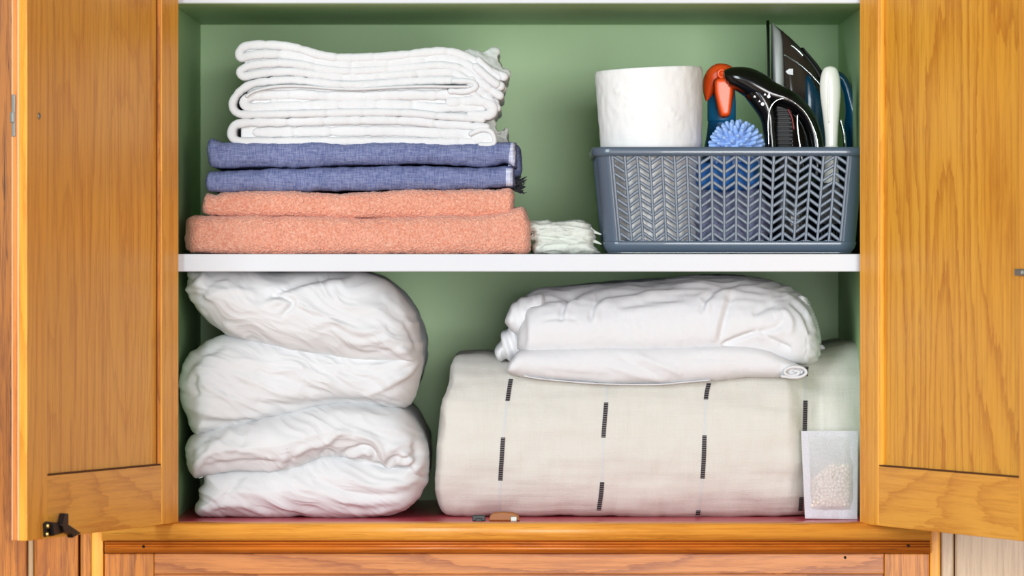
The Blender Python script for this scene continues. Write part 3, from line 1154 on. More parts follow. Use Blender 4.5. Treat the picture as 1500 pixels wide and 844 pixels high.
g.append(ribbon([(660, 150), (690, 148), (712, 150), (722, 158), (716, 168), (690, 169)], 13.0, 0.067, 0.24, seed=15, puffy=0.05))
g.append(ribbon([(660, 133.5), (684, 133.5), (697, 127), (690, 119.5), (664, 118)], 8.5, 0.0645, 0.22, seed=16, puffy=0.03))
g.append(core(lambda x: M1(x) + 8 if x < 660 else 130, lambda x: M2(x) - 6, 362, 694, 0.0765))
b2 = blanket('middle white quilted blanket, thick rolled fold at its left end', g)
g = [
    ribbon(seq(lambda x: M2(x) + 6.3, 712, 378, 11) + [(358, 180), (344, 183), (339, 193), (342, 203), (356, 207.5), (378, 207.5)] + seq(lambda x: B3(x) - 5.8, 405, 694, 10), 11.5, 0.068, 0.27, seed=21.0),
    ribbon(seq(lambda x: M2(x) * 0.5 + B3(x) * 0.5 + 0.5, 702, 376, 11), 13.5, 0.071, 0.26, seed=22.2),
    ribbon([(690, 196), (704, 190), (718, 192), (724, 202), (722, 211), (704, 212)], 7.0, 0.064, 0.20, seed=23.0, puffy=0.0),
    ribbon([(698, 203), (708, 202), (716, 205)], 17.0, 0.067, 0.2, seed=24.0, puffy=0.0),
]
g.append(core(M2, B3, 353, 694, 0.0775))
b3 = blanket('bottom white quilted blanket lying on the upper blue towel', g)
V, F = drape([(700, 172), (716, 165), (722, 176), (727, 188), (736, 196), (742, 190), (744, 200), (744, 213), (715, 214), (702, 205)], (720, 196), 0.12, 2.2)
mesh('gauze_edge', V, F, M_quilt_gauze, b3)['label'] = 'thin see-through gauze end'

# ------------------------------------------------------------------ small white gauze bundle
st = [([(782, 334), (820, 336), (850, 330)], 3, -1.5), ([(780, 345), (815, 350), (845, 345), (866, 350)], 3, -1.8), ([(784, 357), (820, 360), (862, 358)], 3, -1.5),
      ([(815, 332), (835, 345), (850, 352), (868, 357)], 3, 1.6), ([(840, 340), (855, 350)], 4, 1.5)]
V1, F1 = puff([(760, 326), (790, 325), (800, 323.5), (817, 326), (840, 322.5), (855, 323), (866, 332), (870, 340), (872, 350), (868, 356), (874, 366), (878, 371), (840, 372), (800, 372), (783, 371), (780, 362), (784, 352), (776, 350), (780, 340), (762, 338)],
              (820, 350), 0.07, 16, 0.025, 0.12, 2.0, 260, 40, st, lambda px, py: 0.0018 * ridged(px / 26.0, py / 7.0, 3.3) + 0.0006 * noise(px / 5, py / 5))
geo = [(V1, F1)]
for pts in ([(864, 336), (871, 340), (881, 343.5)], [(862, 352), (872, 354), (881, 358)], [(862, 346), (868, 345), (872, 348)], [(787, 340), (780, 346), (775, 352)], [(784, 351), (790, 346), (786, 349)]):
    p3 = [P(x, y, 0.085) for x, y in catmull(pts, 4)]
    n = len(p3)
    geo.append(wire(p3, [0.0035 * (1 - i / n) + 0.0003 for i in range(n)], 7))
V, F = join_geo(geo)
o = mesh('gauze_bundle', V, F, M_wisp)
tag(o, 'small crumpled white gauze bundle with wispy ends between the coral towel and the basket', 'cloth')

# ------------------------------------------------------------------ duvets
def duv_nz(seed, a=0.0022):
    def f(px, py):
        wx = px + 14 * noise(px / 60.0, py / 60.0, seed)
        wy = py + 14 * noise(px / 60.0, py / 60.0, seed + 5)
        u_ = wx * 0.92 + wy * 0.38
        v_ = -wx * 0.38 + wy * 0.92
        return a * (ridged(u_ / 95.0, v_ / 26.0, seed) * 0.8 + 0.45 * ridged(u_ / 46.0, v_ / 13.0, seed + 3) + 0.22 * ridged(u_ / 24.0, v_ / 6.5, seed + 7) * np.clip(noise(px / 50.0, py / 50.0, seed + 9) + 0.35, 0, 1)) + 0.004 * noise(px / 75.0, py / 75.0, seed + 1)
    return f


up_out = [(286, 397.5), (279, 410), (279, 425), (287, 448), (305, 467), (325, 482), (341, 493), (326, 494), (305, 500), (285, 515), (271, 537), (266, 560), (268, 585), (276, 610), (284, 634), (291, 640),
          (318, 634), (370, 622), (430, 608), (460, 599), (500, 594), (560, 597), (590, 596), (599, 588), (606, 570), (612, 552), (618, 530), (619, 508), (614, 482), (602, 455), (583, 430), (556, 410), (525, 399), (500, 397), (440, 397), (360, 397)]
up_st = [
    ([(335, 492), (380, 503), (430, 516), (480, 526), (540, 528), (590, 526), (618, 522)], 8, -9.0, 0.0, 1),
    ([(330, 490), (370, 508), (420, 522), (470, 530)], 4, -7.0),
    ([(490, 528), (550, 530), (600, 531)], 3, -4.0, 0.6),
    ([(540, 540), (585, 532), (612, 524)], 4, 3.0), ([(560, 502), (585, 510), (604, 516)], 5, 2.4),
    ([(560, 562), (590, 545), (614, 527)], 5, 4.0), ([(530, 575), (570, 562), (605, 540)], 4, 2.5),
    ([(590, 470), (606, 492), (612, 515)], 4, -3.0), ([(560, 430), (590, 460), (605, 490)], 5, 2.0),
    ([(380, 440), (420, 424), (470, 408), (520, 402)], 6, -4.0, 0.8), ([(400, 432), (432, 440), (428, 452), (415, 462)], 4, -3.5, 0.6),
    ([(432, 444), (450, 450), (480, 462), (510, 480)], 4, 2.6), ([(455, 478), (490, 470), (530, 485), (570, 478)], 6, 3.0),
    ([(485, 470), (500, 490), (530, 500), (580, 492)], 5, 2.5), ([(500, 505), (540, 515), (590, 505)], 5, -2.0),
    ([(280, 425), (300, 412), (298, 400)], 5, 4.0), ([(305, 435), (340, 428), (380, 430)], 5, 2.4), ([(296, 440), (312, 418), (340, 408)], 5, -2.4),
    ([(284, 418), (290, 440), (310, 462)], 4, 3.0), ([(330, 470), (370, 495)], 5, 2.6), ([(350, 400), (360, 420), (400, 430)], 6, -1.8),
    ([(292, 545), (290, 562), (296, 580)], 5, -4.0), ([(300, 548), (310, 566), (340, 580), (380, 588)], 5, 3.2), ([(320, 562), (350, 580), (400, 590), (450, 592)], 5, -3.0),
    ([(345, 545), (380, 560), (410, 572), (450, 580)], 5, 3.0), ([(400, 545), (440, 560), (490, 575)], 6, -2.4), ([(470, 548), (510, 570), (560, 580)], 6, 2.6),
    ([(275, 590), (300, 600), (350, 606), (400, 602)], 5, 2.6), ([(285, 615), (320, 615), (380, 610)], 5, -2.0), ([(310, 510), (330, 520), (360, 515)], 8, 2.6),
    ([(272, 560), (282, 540), (300, 520), (335, 505)], 6, -3.0), ([(440, 588), (500, 584), (560, 590)], 5, -1.8), ([(500, 540), (535, 552), (560, 555)], 4, -2.2),
]
def pick(st, ya_, yb_):
    return [q for q in st if ya_ <= np.mean([p_[1] for p_ in q[0]]) <= yb_]


up_a = [(286, 397.5), (279, 410), (279, 425), (287, 448), (305, 467), (325, 482), (341, 493), (380, 506), (430, 520), (490, 531), (550, 536), (596, 540), (613, 536), (618, 522), (619, 505), (613, 482), (602, 455), (583, 430), (556, 410), (525, 399), (500, 397), (440, 397), (360, 397)]
up_b = [(345, 492), (326, 493), (305, 500), (285, 515), (271, 537), (266, 560), (268, 585), (276, 610), (284, 634), (291, 640), (318, 634), (370, 622), (430, 608), (460, 599), (500, 594), (560, 597), (590, 596), (600, 588), (607, 570), (613, 550), (618, 532), (617, 516), (600, 508), (550, 506), (480, 502), (410, 494)]
g1 = puff(up_a, (455, 460), 0.030, 56, 0.075, 0.44, 2.1, 480, 84, pick(up_st[3:], 0, 524), duv_nz(2.0, 0.0026))
g2_ = puff(up_b, (450, 552), 0.046, 50, 0.062, 0.44, 2.1, 480, 84, pick(up_st[3:], 519, 900), duv_nz(2.0, 0.0026))
V, F = join_geo([g1, g2_])
o = mesh('duvet', V, F, M_duvet)
tag(o, 'upper white duvet folded in two and squeezed up against the underside of the white shelf', 'duvet', 'folded white duvets')

lo_out = [(281, 640), (274, 652), (273, 668), (278, 690), (286, 702), (299, 699), (297, 707), (291, 716), (290, 732), (287, 745), (294, 753.5), (330, 755), (400, 755.5), (480, 756), (560, 755), (588, 747), (606, 733), (618, 714), (624, 692), (625, 668),
          (621, 645), (610, 622), (595, 604), (578, 596), (545, 592), (500, 590), (462, 594), (430, 603), (385, 613), (335, 622), (305, 630)]
lo_st = [
    ([(288, 702), (305, 695), (350, 689), (400, 690), (425, 686), (450, 674), (475, 669)], 5, -8.0, 0.0),
    ([(300, 679), (330, 675), (370, 672), (408, 671), (422, 664)], 3, -1.6, -0.5),
    ([(296, 690), (340, 683), (395, 683), (418, 676)], 5, 4.0),
    ([(425, 660), (414, 672), (420, 680)], 5, 2.6), ([(432, 662), (427, 674), (430, 682)], 4, -2.0),
    ([(425, 668), (450, 652), (480, 645), (500, 632), (520, 634)], 5, 4.0),
    ([(470, 668), (480, 658), (492, 666)], 4, -3.5),
    ([(500, 664), (520, 656), (540, 652), (550, 662), (548, 674)], 4, -5.0, 0.7), ([(500, 668), (530, 672), (552, 680), (570, 682)], 4, -4.0, 0.6),
    ([(520, 634), (545, 640), (560, 655), (566, 675), (572, 690)], 5, 4.5), ([(565, 680), (580, 668), (598, 668), (612, 660)], 4, -4.5, 0.5),
    ([(604, 648), (612, 662), (604, 678), (590, 684), (574, 684)], 4, -3.6, -0.7), ([(580, 672), (596, 665), (606, 672)], 4, 3.0), ([(568, 660), (590, 648), (606, 650)], 5, 2.6),
    ([(545, 628), (575, 640), (600, 645)], 6, -2.0), ([(480, 608), (520, 606), (570, 618), (606, 640)], 10, 3.0),
    ([(305, 660), (330, 644), (345, 630)], 6, 2.4), ([(345, 665), (360, 645), (356, 628)], 6, -2.2), ([(285, 690), (300, 668), (320, 655)], 5, 2.4), ([(280, 668), (292, 652), (315, 640)], 5, -2.0),
    ([(330, 730), (350, 702), (365, 692)], 6, -2.6), ([(300, 745), (335, 735), (365, 738), (400, 752)], 5, 3.0), ([(370, 735), (410, 745), (450, 754)], 5, -2.6),
    ([(430, 700), (460, 716), (500, 728), (560, 735)], 6, 2.4), ([(460, 695), (510, 716), (560, 722), (605, 715)], 5, -2.8, 0.6), ([(500, 690), (540, 708), (590, 706), (612, 695)], 5, 2.8),
    ([(520, 680), (555, 698), (600, 692)], 4, -2.4), ([(390, 705), (430, 730), (480, 745)], 6, -2.0), ([(470, 735), (530, 748), (580, 740), (610, 722)], 5, 2.6), ([(350, 715), (390, 725), (430, 748)], 6, 2.0),
]
lo_a = [(281, 640), (274, 652), (273, 668), (278, 690), (286, 702), (299, 698), (330, 691), (370, 690), (405, 692), (430, 690), (455, 680), (480, 672), (510, 676), (550, 690), (590, 694), (618, 700), (624, 690), (625, 668), (621, 645), (610, 622), (595, 604), (578, 596), (545, 592), (500, 590), (462, 594), (430, 603), (385, 613), (335, 622), (305, 630)]
lo_b = [(305, 690), (297, 707), (291, 716), (290, 732), (287, 745), (294, 753.5), (330, 755), (400, 755.5), (480, 756), (560, 755), (588, 747), (606, 733), (618, 714), (624, 692), (622, 674), (606, 664), (570, 668), (530, 664), (500, 660), (470, 662), (440, 672), (400, 680), (350, 682)]
g1 = puff(lo_a, (455, 642), 0.034, 48, 0.066, 0.44, 2.1, 480, 84, pick(lo_st[1:], 0, 684), duv_nz(8.0, 0.0022))
g2_ = puff(lo_b, (455, 712), 0.046, 44, 0.058, 0.44, 2.1, 480, 84, pick(lo_st[1:], 695, 900), duv_nz(8.0, 0.0022))
V, F = join_geo([g1, g2_])
o = mesh('duvet', V, F, M_duvet)
tag(o, 'lower white duvet with a rolled fold, standing on the red cupboard floor', 'duvet', 'folded white duvets')

# ------------------------------------------------------------------ cream throw blanket with black dashes
def thr_nz(px, py, Y):
    return 0.0028 * noise(px / 60.0, py / 34.0, Y * 8) + 0.0005 * noise(px / 90.0, py / 7.0, Y * 30) + 0.0009 * noise(px / 16.0, py / 30.0, 4.4)


lsh = curve([(500, 662), (526, 660), (560, 655), (600, 646), (640, 643), (690, 638), (720, 637), (745, 642), (760, 650)])


def thr_x(px, py, Y):
    t = np.clip((px - 648) / 110.0, 0, 1)
    return px + (lsh(py) - 648 + 2.0 * noise(py / 14.0, Y * 20)) * (1 - t) ** 2


throw_top = [(648, 528), (662, 522), (700, 521), (740, 525), (800, 527), (900, 528), (1000, 528), (1080, 527), (1150, 522), (1200, 515), (1240, 506), (1276, 502)]
throw_bot = [(648, 754), (662, 757), (760, 758), (900, 758), (1050, 758), (1200, 758), (1276, 757)]
throw_yf = lambda x: 0.052 + 0.036 * (lambda q: q * q * (3 - 2 * q))(np.clip((x - 1150) / 55.0, 0, 1)) + 0.02 * np.clip((x - 1205) / 70.0, 0, 1) + 0.012 * np.clip((690 - x) / 50, 0, 1) ** 2
throw = empty('throw_blanket', P(960, 758, 0.2), label='thick folded cream throw with black dashed stripes lying on the red cupboard floor', cat='blanket')
V, F = lobe(throw_top, throw_bot, throw_yf, 0.13, 0.07, 0.42, 2.15, 0.5, 420, 100, 10, 0.12, thr_nz, [([(1150, 540), (1178, 600), (1172, 690), (1165, 745)], 10, -2.0)], yref=0.10, xshape=thr_x)
mesh('folded_cloth', V, F, M_linen, throw)
bv = BVHTree.FromPolygons([tuple(v) for v in V], [tuple(f) for f in F])


def on_surface(px, py, lift):
    """point where the line of that pixel column meets the blanket"""
    c = Vector(camo.location)
    d = (P(px, py, 0.0) - c).normalized()
    h = bv.ray_cast(c, d)
    if h[0] is None:
        return None
    n = h[1] if h[1].dot(d) < 0 else -h[1]
    return h[0] + n * lift


def strip(pts, wpx, lift, m, name, step=2.0):
    c = catmull(pts, 6) if len(pts) > 2 else np.array(pts, float)
    L_ = np.linalg.norm(np.diff(c, axis=0), axis=1).sum()
    c = resample(c, max(4, int(L_ / step)))
    Vv = []
    for x, y in c:
        row = [on_surface(x + dx * wpx / 2, y, lift) for dx in (-1, 0, 1)]
        if any(r is None for r in row):
            continue
        Vv += [r[:] for r in row]
    if len(Vv) < 6:
        return
    mesh(name, Vv, grid_faces(len(Vv) // 3, 3), m, throw)


dash_cols = [
    ([(749, 553), (743, 590), (737, 641), (733, 704), (731, 752)], [(556, 588), (641, 704)]),
    ([(889, 565), (888, 590), (884, 640), (882, 706), (877, 748)], [(590, 641), (706, 747)]),
    ([(1039, 560), (1034, 585), (1032, 638), (1029, 701), (1022, 754)], [(562, 586), (638, 701), (747, 754)]),
    ([(1182, 535), (1180, 552), (1178, 634), (1175, 700), (1172, 748)], [(538, 552), (587, 634), (728, 748)]),
]
for path, ds in dash_cols:
    cc = catmull(path, 10)
    fx = lambda y: float(np.interp(y, cc[:, 1], cc[:, 0]))
    y0, y1 = path[0][1], path[-1][1]
    strip([(fx(y), y) for y in np.linspace(y0, y1, 14)], 3.4, 0.0003, M_faint, 'woven_line')
    for a, b in ds:
        strip([(fx(y), y) for y in np.linspace(a, b, 6)], 6.2, 0.0010, M_dash, 'stitched_dash', 1.5)

# ------------------------------------------------------------------ white bundle of bed sheets
def sh_nz(seed, a=1.0):
    def f(px, py, Y):
        top = np.clip((455 - py) / 30.0, 0, 1)
        e = np.clip((px - 1165) / 20.0, 0, 1)
        return a * (0.0022 * noise(px / 55.0, py / 30.0, seed + Y * 6) + top * 0.0024 * ridged(px / 60.0 + 0.6 * noise(px / 50.0, py / 30.0), py / 9.0, seed + Y * 22)
                    + e * 0.003 * noise(px / 5.0, py / 9.0, Y * 40) + 0.0004 * noise(px / 10.0, py / 10.0, seed))
    return f


sheet = empty('sheet_bundle', P(965, 555, 0.22), label='bundle of folded white bed sheets lying on top of the cream dashed throw', cat='bed sheet')
geo = []
u_st = [
    ([(765, 452), (767, 480), (766, 512)], 4, -2.5, 0.5), ([(1068, 428), (1056, 462), (1047, 500)], 5, -3.2, 0.8),
    ([(1095, 460), (1110, 450), (1130, 442)], 5, -2.8, 0.6), ([(1125, 462), (1140, 456), (1150, 470), (1148, 490)], 5, 3.5),
    ([(1100, 484), (1125, 480), (1140, 470)], 4, -3.6, 0.4), ([(1132, 503), (1142, 505), (1152, 509)], 5, -1.5),
    ([(1020, 458), (1027, 440), (1045, 426), (1080, 418)], 4, -3.6, 0.8), ([(820, 470), (824, 448), (840, 432), (870, 425)], 4, -3.4, 0.8), ([(862, 470), (868, 445), (890, 430)], 4, -2.6, 0.8),
    ([(775, 448), (800, 440), (830, 436), (850, 440)], 4, -2.6, 0.6), ([(790, 468), (815, 464), (845, 466)], 3, -1.6, 0.5), ([(900, 448), (950, 440), (1000, 434)], 5, -2.6, 0.5),
    ([(930, 432), (990, 424), (1050, 414)], 5, 2.8), ([(870, 436), (930, 426), (990, 418)], 4, -2.8), ([(1150, 440), (1170, 460), (1180, 490)], 4, -2.8, 0.6), ([(1140, 428), (1165, 446), (1182, 470)], 4, 3.0),
    ([(1049, 504), (1080, 491), (1104, 482)], 4, -6.0), ([(1104, 484), (1125, 496), (1152, 510)], 4, -3.0),
]
geo.append(lobe([(758, 462), (764, 447), (776, 432), (800, 424), (850, 420), (900, 416), (950, 412), (1000, 407.5), (1050, 405.5), (1095, 406.5), (1140, 415), (1168, 430), (1186, 448), (1194, 468)],
                [(758, 513), (776, 517), (830, 518), (900, 517), (1000, 514), (1060, 514), (1110, 520), (1160, 530), (1186, 530), (1194, 522)],
                lambda x: 0.066 + 0.02 * np.clip((780 - x) / 30, 0, 1) ** 2 + 0.02 * np.clip((x - 1150) / 45, 0, 1) ** 2, 0.15, 0.028, 0.36, 2.3, 0.34, 380, 90, 18, 0.25, sh_nz(1.0), u_st, yref=0.2))
l_st = [([(1158, 542), (1150, 548), (1160, 553), (1174, 550), (1176, 543), (1166, 540), (1160, 546), (1168, 548)], 2.2, -2.2), ([(1140, 534), (1144, 545), (1140, 553)], 3, -1.6),
        ([(930, 520), (960, 532), (1000, 548)], 5, 2.4), ([(900, 518), (935, 536), (970, 555)], 5, -2.0), ([(880, 532), (930, 548), (980, 558)], 5, 2.0), ([(1000, 526), (1060, 524), (1130, 530)], 6, -2.0), ([(790, 540), (840, 548), (900, 552)], 5, -1.4)]
geo.append(lobe([(742, 538), (752, 524), (768, 512), (830, 510), (900, 508), (1000, 507), (1060, 505), (1120, 512), (1160, 530), (1182, 540)],
                [(742, 546), (760, 550), (800, 555), (880, 562), (960, 563), (1040, 557), (1100, 554), (1160, 553), (1182, 549)],
                0.060, 0.026, 0.026, 0.32, 2.3, 0.5, 300, 50, 8, 0.3, sh_nz(6.0), l_st, yref=0.086))
geo.append(ribbon([(1146, 551.5), (1158, 553), (1172, 552.5), (1181, 547), (1177, 540), (1164, 537.5), (1152, 541), (1150, 547), (1158, 550.5), (1168, 549), (1171, 545), (1164, 543.5)], 4.2, 0.0555, 0.12, step=1.4, ry=0.003, seed=61, puffy=0))
# turned-under hem below, and the stacked edges at the left and right ends, further back
geo.append(ribbon([(768, 551), (800, 556), (880, 562.5), (960, 563.5), (1000, 560.5), (1040, 557)], 2.2, 0.067, 0.1, seed=3, puffy=0))
geo.append(lobe([(727, 514), (731, 500), (738, 487), (750, 478), (790, 474)], [(727, 526), (735, 528), (750, 529), (770, 528), (790, 528)], 0.115, 0.03, 0.03, 0.22, 2.2, 0.5, 60, 40, 8, 0.3,
                lambda px, py, Y: 0.0022 * np.sin((px - 0.35 * (py - 500)) / 2.6) + 0.001 * noise(px / 9.0, py / 14.0, 2.2)))
geo.append(lobe([(741, 468), (746, 452), (758, 441), (775, 434), (800, 430)], [(741, 474), (748, 484), (758, 492), (775, 498), (800, 500)], 0.094, 0.03, 0.03, 0.24, 2.2, 0.5, 60, 40, 8, 0.3,
                lambda px, py, Y: 0.0018 * noise(px / 8.0, py / 16.0, 5.2)))
for i, (x, y) in enumerate(((1200, 498), (1206, 510), (1208, 520))):
    geo.append(ribbon([(1160, y - 4), (1185, y - 4), (x - 4, y - 2), (x, y + 3), (x - 8, y + 7), (1170, y + 8)], 6.5, 0.19 + 0.02 * i, 0.14, seed=50 + i, puffy=0))
V, F = join_geo(geo)
mesh('folded_cloth', V, F, M_sheet, sheet)
# gathered elastic corner at the right
g2 = []
for i in range(15):
    t = i / 14
    x, y = 1178 + 19 * math.sin(t * 1.5), 438 + 60 * t
    pts = [P(x - 13 + 4 * math.sin(i * 2.1), y - 3 + 5 * math.cos(i * 1.7), 0.155 + 0.012 * math.sin(i * 1.3)), P(x - 4, y, 0.14), P(x + 1.5, y + 2, 0.165), P(x + 1, y + 4, 0.20)]
    g2.append(wire(catmull([p[:] for p in pts], 4), 0.0042, 7))
V, F = join_geo(g2)
mesh('elastic_gather', V, F, M_sheet, sheet)['label'] = 'gathered elastic corner'

# ------------------------------------------------------------------ sachet
sac = empty('scented_sachet', P(1216, 761, 0.035), label='small white see-through sachet of pale pellets leaning on the right end of the throw', cat='sachet')


def pouch(y_f, bulge):
    nx_, nz_ = 30, 40
    Vv = []
    for i in range(nz_):
        for j in range(nx_):
            s_, t_ = j / (nx_ - 1), i / (nz_ - 1)
            px = (1174.5 + 5 * t_) * (1 - s_) + (1258.5 - 2 * t_) * s_
            py = 632 + 128 * t_ + (1.5 * s_ if t_ > .5 else 0)
            a = math.sin(math.pi * min(max((s_ - 0.12) / 0.8, 0), 1)) ** 0.6 if 0.12 < s_ < 0.92 else 0
            b = math.sin(math.pi * min(max((t_ - 0.06) / 0.84, 0), 1) ** 1.8) ** 0.6 if 0.06 < t_ < 0.9 else 0
            Y = 0.052 - 0.012 * t_ + bulge * a * b + 0.0012 * float(noise(px / 12.0, py / 16.0, bulge * 99))
            Vv.append(P(px, py, y_f)[:1] + (Y,) + P(px, py, y_f)[2:])
    return Vv, grid_faces(nz_, nx_)


Vf, Ff = pouch(0.035, -0.014)
mesh('front_film', Vf, Ff, M_organza, sac)
Vb, Fb = pouch(0.035, 0.009)
mesh('back_film', [(x, y + 0.0006, z) for x, y, z in Vb], Fb, M_organza, sac)
hem = []
for (x0, y0, x1, y1, wx, wy) in ((1175, 633, 1180, 760, 10, 0), (1247, 634, 1246, 761, 10, 0), (1176, 633, 1256, 633, 0, 7), (1180, 747, 1256, 748, 0, 13)):
    Vv = []
    for i in range(24):
        t = i / 23
        for q in (0, 1):
            px, py = x0 + (x1 - x0) * t + wx * q, y0 + (y1 - y0) * t + wy * q
            p = P(px, py, 0.035)
            tt = (py - 632) / 128
            Vv.append((p.x, 0.0505 - 0.012 * tt + 0.0008 * math.sin(i * 0.9), p.z))
    hem.append((Vv, grid_faces(24, 2)))
V, F = join_geo(hem)
mesh('stitched_hem', V, F, M_hem, sac)['label'] = 'denser white hem'
ico = bmesh.new()
bmesh.ops.create_icosphere(ico, subdivisions=1, radius=1.0)
ico.verts.index_update()
IV = [v.co.copy() for v in ico.verts]
IF = [[v.index for v in f.verts] for f in ico.faces]
ico.free()
geo = []
rp = random.Random(4)
pts = []
tries = 0
while len(pts) < 260 and tries < 30000:
    tries += 1
    px, py = rp.uniform(1190, 1244), rp.uniform(682, 741)
    if py < 682 + 26 * max(0, (1215 - px) / 28.0):
        continue
    tt = (py - 632) / 128
    ee = max(0.0, min(1, (px - 1185) / 16, (1249 - px) / 16, (750 - py) / 14))
    Y = 0.0525 - 0.012 * tt + (-0.0015 + rp.uniform(-0.0060, 0.004)) * ee
    q = P(px, py, Y)
    if all((q - r).length > 0.0040 for r in pts):
        pts.append(q)
for q in pts:
    r = rp.uniform(0.0021, 0.0027)
    geo.append(([(q + v * r)[:] for v in IV], IF))
V, F = join_geo(geo)
tag(mesh('pellets', V, F, M_pellet, sac), 'pale round pellets', None, None, 'stuff')

# ------------------------------------------------------------------ storage basket
bas = empty('storage_basket', P(1066, 372, 0.19), label='slate grey plastic basket with cut-out chevron sides, holding the paper roll and iron', cat='basket')
BX0, BX1 = 869.0, 1272.0          # outer top, pixels at the front
BY0, BY1 = 0.050, 0.33
zT, zB = Zp(217, 0.06), ZS + 0.004
xTl, xTr = X(872, 0.05), X(1268, 0.05)
xBl, xBr = X(886, 0.06), X(1254, 0.06)
yTf, yBf = 0.052, 0.066
yTb, yBb = 0.330, 0.316
CR = 0.020


def rrect(xl, xr, yf, yb, r, seg=6):
    pts = []
    for cx, cy, a0 in ((xr - r, yf + r, -90), (xr - r, yb - r, 0), (xl + r, yb - r, 90), (xl + r, yf + r, 180)):
        for i in range(seg + 1):
            a = math.radians(a0 + 90 * i / seg)
            pts.append((cx + r * math.cos(a), cy + r * math.sin(a)))
    return pts


def ringz(t, off=0.0):
    """outline at height fraction t (0 bottom, 1 top)"""
    f = lambda a, b: a + (b - a) * t
    return rrect(f(xBl, xTl) - off, f(xBr, xTr) + off, f(yBf, yTf) - off, f(yBb, yTb) + off, CR + off)


def ring_loft(rows, close=True):
    n = len(rows[0])
    V = [p for r in rows for p in r]
    F = grid_faces(len(rows), n, True)
    if close:
        F += [[c_, (c_ + 1) % n, (len(rows) - 1) * n + (c_ + 1) % n, (len(rows) - 1) * n + c_] for c_ in range(n)]
    return V, F


def lift(r, z):
    return [(x, y, z) for x, y in r]


def zf(t):
    return zB + (zT - zB) * t


# rim: rolled lip, and bands above and below the lattice
rim = ring_loft([lift(ringz(1.0, 0.0), zT - 0.010), lift(ringz(1, 0.0035), zT - 0.0095), lift(ringz(1, 0.0045), zT - 0.006), lift(ringz(1, 0.0042), zT - 0.001), lift(ringz(1, 0.003), zT + 0.001), lift(ringz(1, 0.0), zT + 0.0014),
                 lift(ringz(1, -0.0025), zT + 0.0005), lift(ringz(1, -0.003), zT - 0.010)])
mesh('rim', rim[0], rim[1], M_basket, bas)
tt0, tt1 = 0.095, 0.925
band1 = ring_loft([lift(ringz(tt1, 0), zf(tt1)), lift(ringz(1, 0), zT - 0.002), lift(ringz(1, -0.003), zT - 0.002), lift(ringz(tt1, -0.003), zf(tt1))])
mesh('upper_band', band1[0], band1[1], M_basket, bas)
band0 = ring_loft([lift(ringz(0, -0.010), zB - 0.003), lift(ringz(0, -0.004), zB - 0.002), lift(ringz(0, 0), zB + 0.003), lift(ringz(tt0, 0.0012), zf(tt0) - 0.002), lift(ringz(tt0, 0), zf(tt0)), lift(ringz(tt0, -0.003), zf(tt0)), lift(ringz(0, -0.003), zB + 0.004), lift(ringz(0, -0.010), zB)])
mesh('lower_band', band0[0], band0[1], M_basket, bas)
r0 = lift(ringz(0, -0.004), zB)
r1 = lift(ringz(0, -0.004), zB - 0.003)
n = len(r0)
mesh('base', r0 + r1, [list(range(n)), list(range(n, 2 * n))] + [[i, (i + 1) % n, n + (i + 1) % n, n + i] for i in range(n)], M_basket, bas, smooth=False)
# corner posts
for ci in range(4):
    idx = list(range(ci * 7, ci * 7 + 7))
    rows = []
    for t in (tt0 - 0.01, 0.5, tt1 + 0.01):
        o_, i_ = ringz(t, 0), ringz(t, -0.003)
        loop = [(*o_[q], zf(t)) for q in idx] + [(*i_[q], zf(t)) for q in reversed(idx)]
        rows.append(loop)
    V = [p for r in rows for p in r]
    mesh('corner_post', V, grid_faces(3, len(rows[0]), True), M_basket, bas)


def lattice(a_t, b_t, a_b, b_b, inward, ncol, rows_n, name='lattice_wall', apex_first=True):
    """wall between two corners: top points a_t..b_t, bottom a_b..b_b; bars and slanting slats"""
    a_t, b_t, a_b, b_b, inward = [Vector(v) for v in (a_t, b_t, a_b, b_b, inward)]
    geo = []

    def pt(s, t, dpt):
        top = a_t.lerp(b_t, s)
        bot = a_b.lerp(b_b, s)
        return bot.lerp(top, t) + inward * dpt

    Wd = (b_t - a_t).length
    Hd = (a_t - a_b).length
    hb = 0.0019 / Wd
    for i in range(ncol + 1):
        s = i / ncol
        w0 = hb
        q = []
        for t in (0.0, 1.0):
            q.append([pt(s - w0, t, 0.0008), pt(s - w0 * 0.55, t, 0.0), pt(s + w0 * 0.55, t, 0.0), pt(s + w0, t, 0.0008), pt(s + w0, t, 0.0024), pt(s - w0, t, 0.0024)])
        V = [p[:] for r in q for p in r]
        geo.append((V, grid_faces(2, 6, True)))
    pitch = 1.0 / rows_n
    slope = 0.0105 / Hd
    tk = 0.0051 / Hd
    for i in range(ncol):
        up = (i % 2 == 1) if apex_first else (i % 2 == 0)      # rising to the right
        s0, s1 = i / ncol, (i + 1) / ncol
        for j in range(-1, rows_n + 1):
            c0 = (j + 0.5) * pitch + (-slope / 2 if up else slope / 2)
            c1 = (j + 0.5) * pitch + (slope / 2 if up else -slope / 2)
            q = []
            for s, cc_ in ((s0, c0), (s1, c1)):
                lo_, hi_ = cc_ - tk / 2, cc_ + tk / 2
                lo_, hi_ = min(max(lo_, -0.02), 1.02), min(max(hi_, -0.02), 1.02)
                q.append([pt(s, lo_, 0.0014), pt(s, lo_ * 0.75 + hi_ * 0.25, 0.0007), pt(s, lo_ * 0.25 + hi_ * 0.75, 0.0007), pt(s, hi_, 0.0014), pt(s, hi_, 0.0024), pt(s, lo_, 0.0024)])
            if max(c0, c1) + tk / 2 < -0.02 or min(c0, c1) - tk / 2 > 1.02:
                continue
            V = [p[:] for r in q for p in r]
            geo.append((V, grid_faces(2, 6, True)))
    V, F = join_geo(geo)
    return mesh(name, V, F, M_basket, bas, smooth=False)


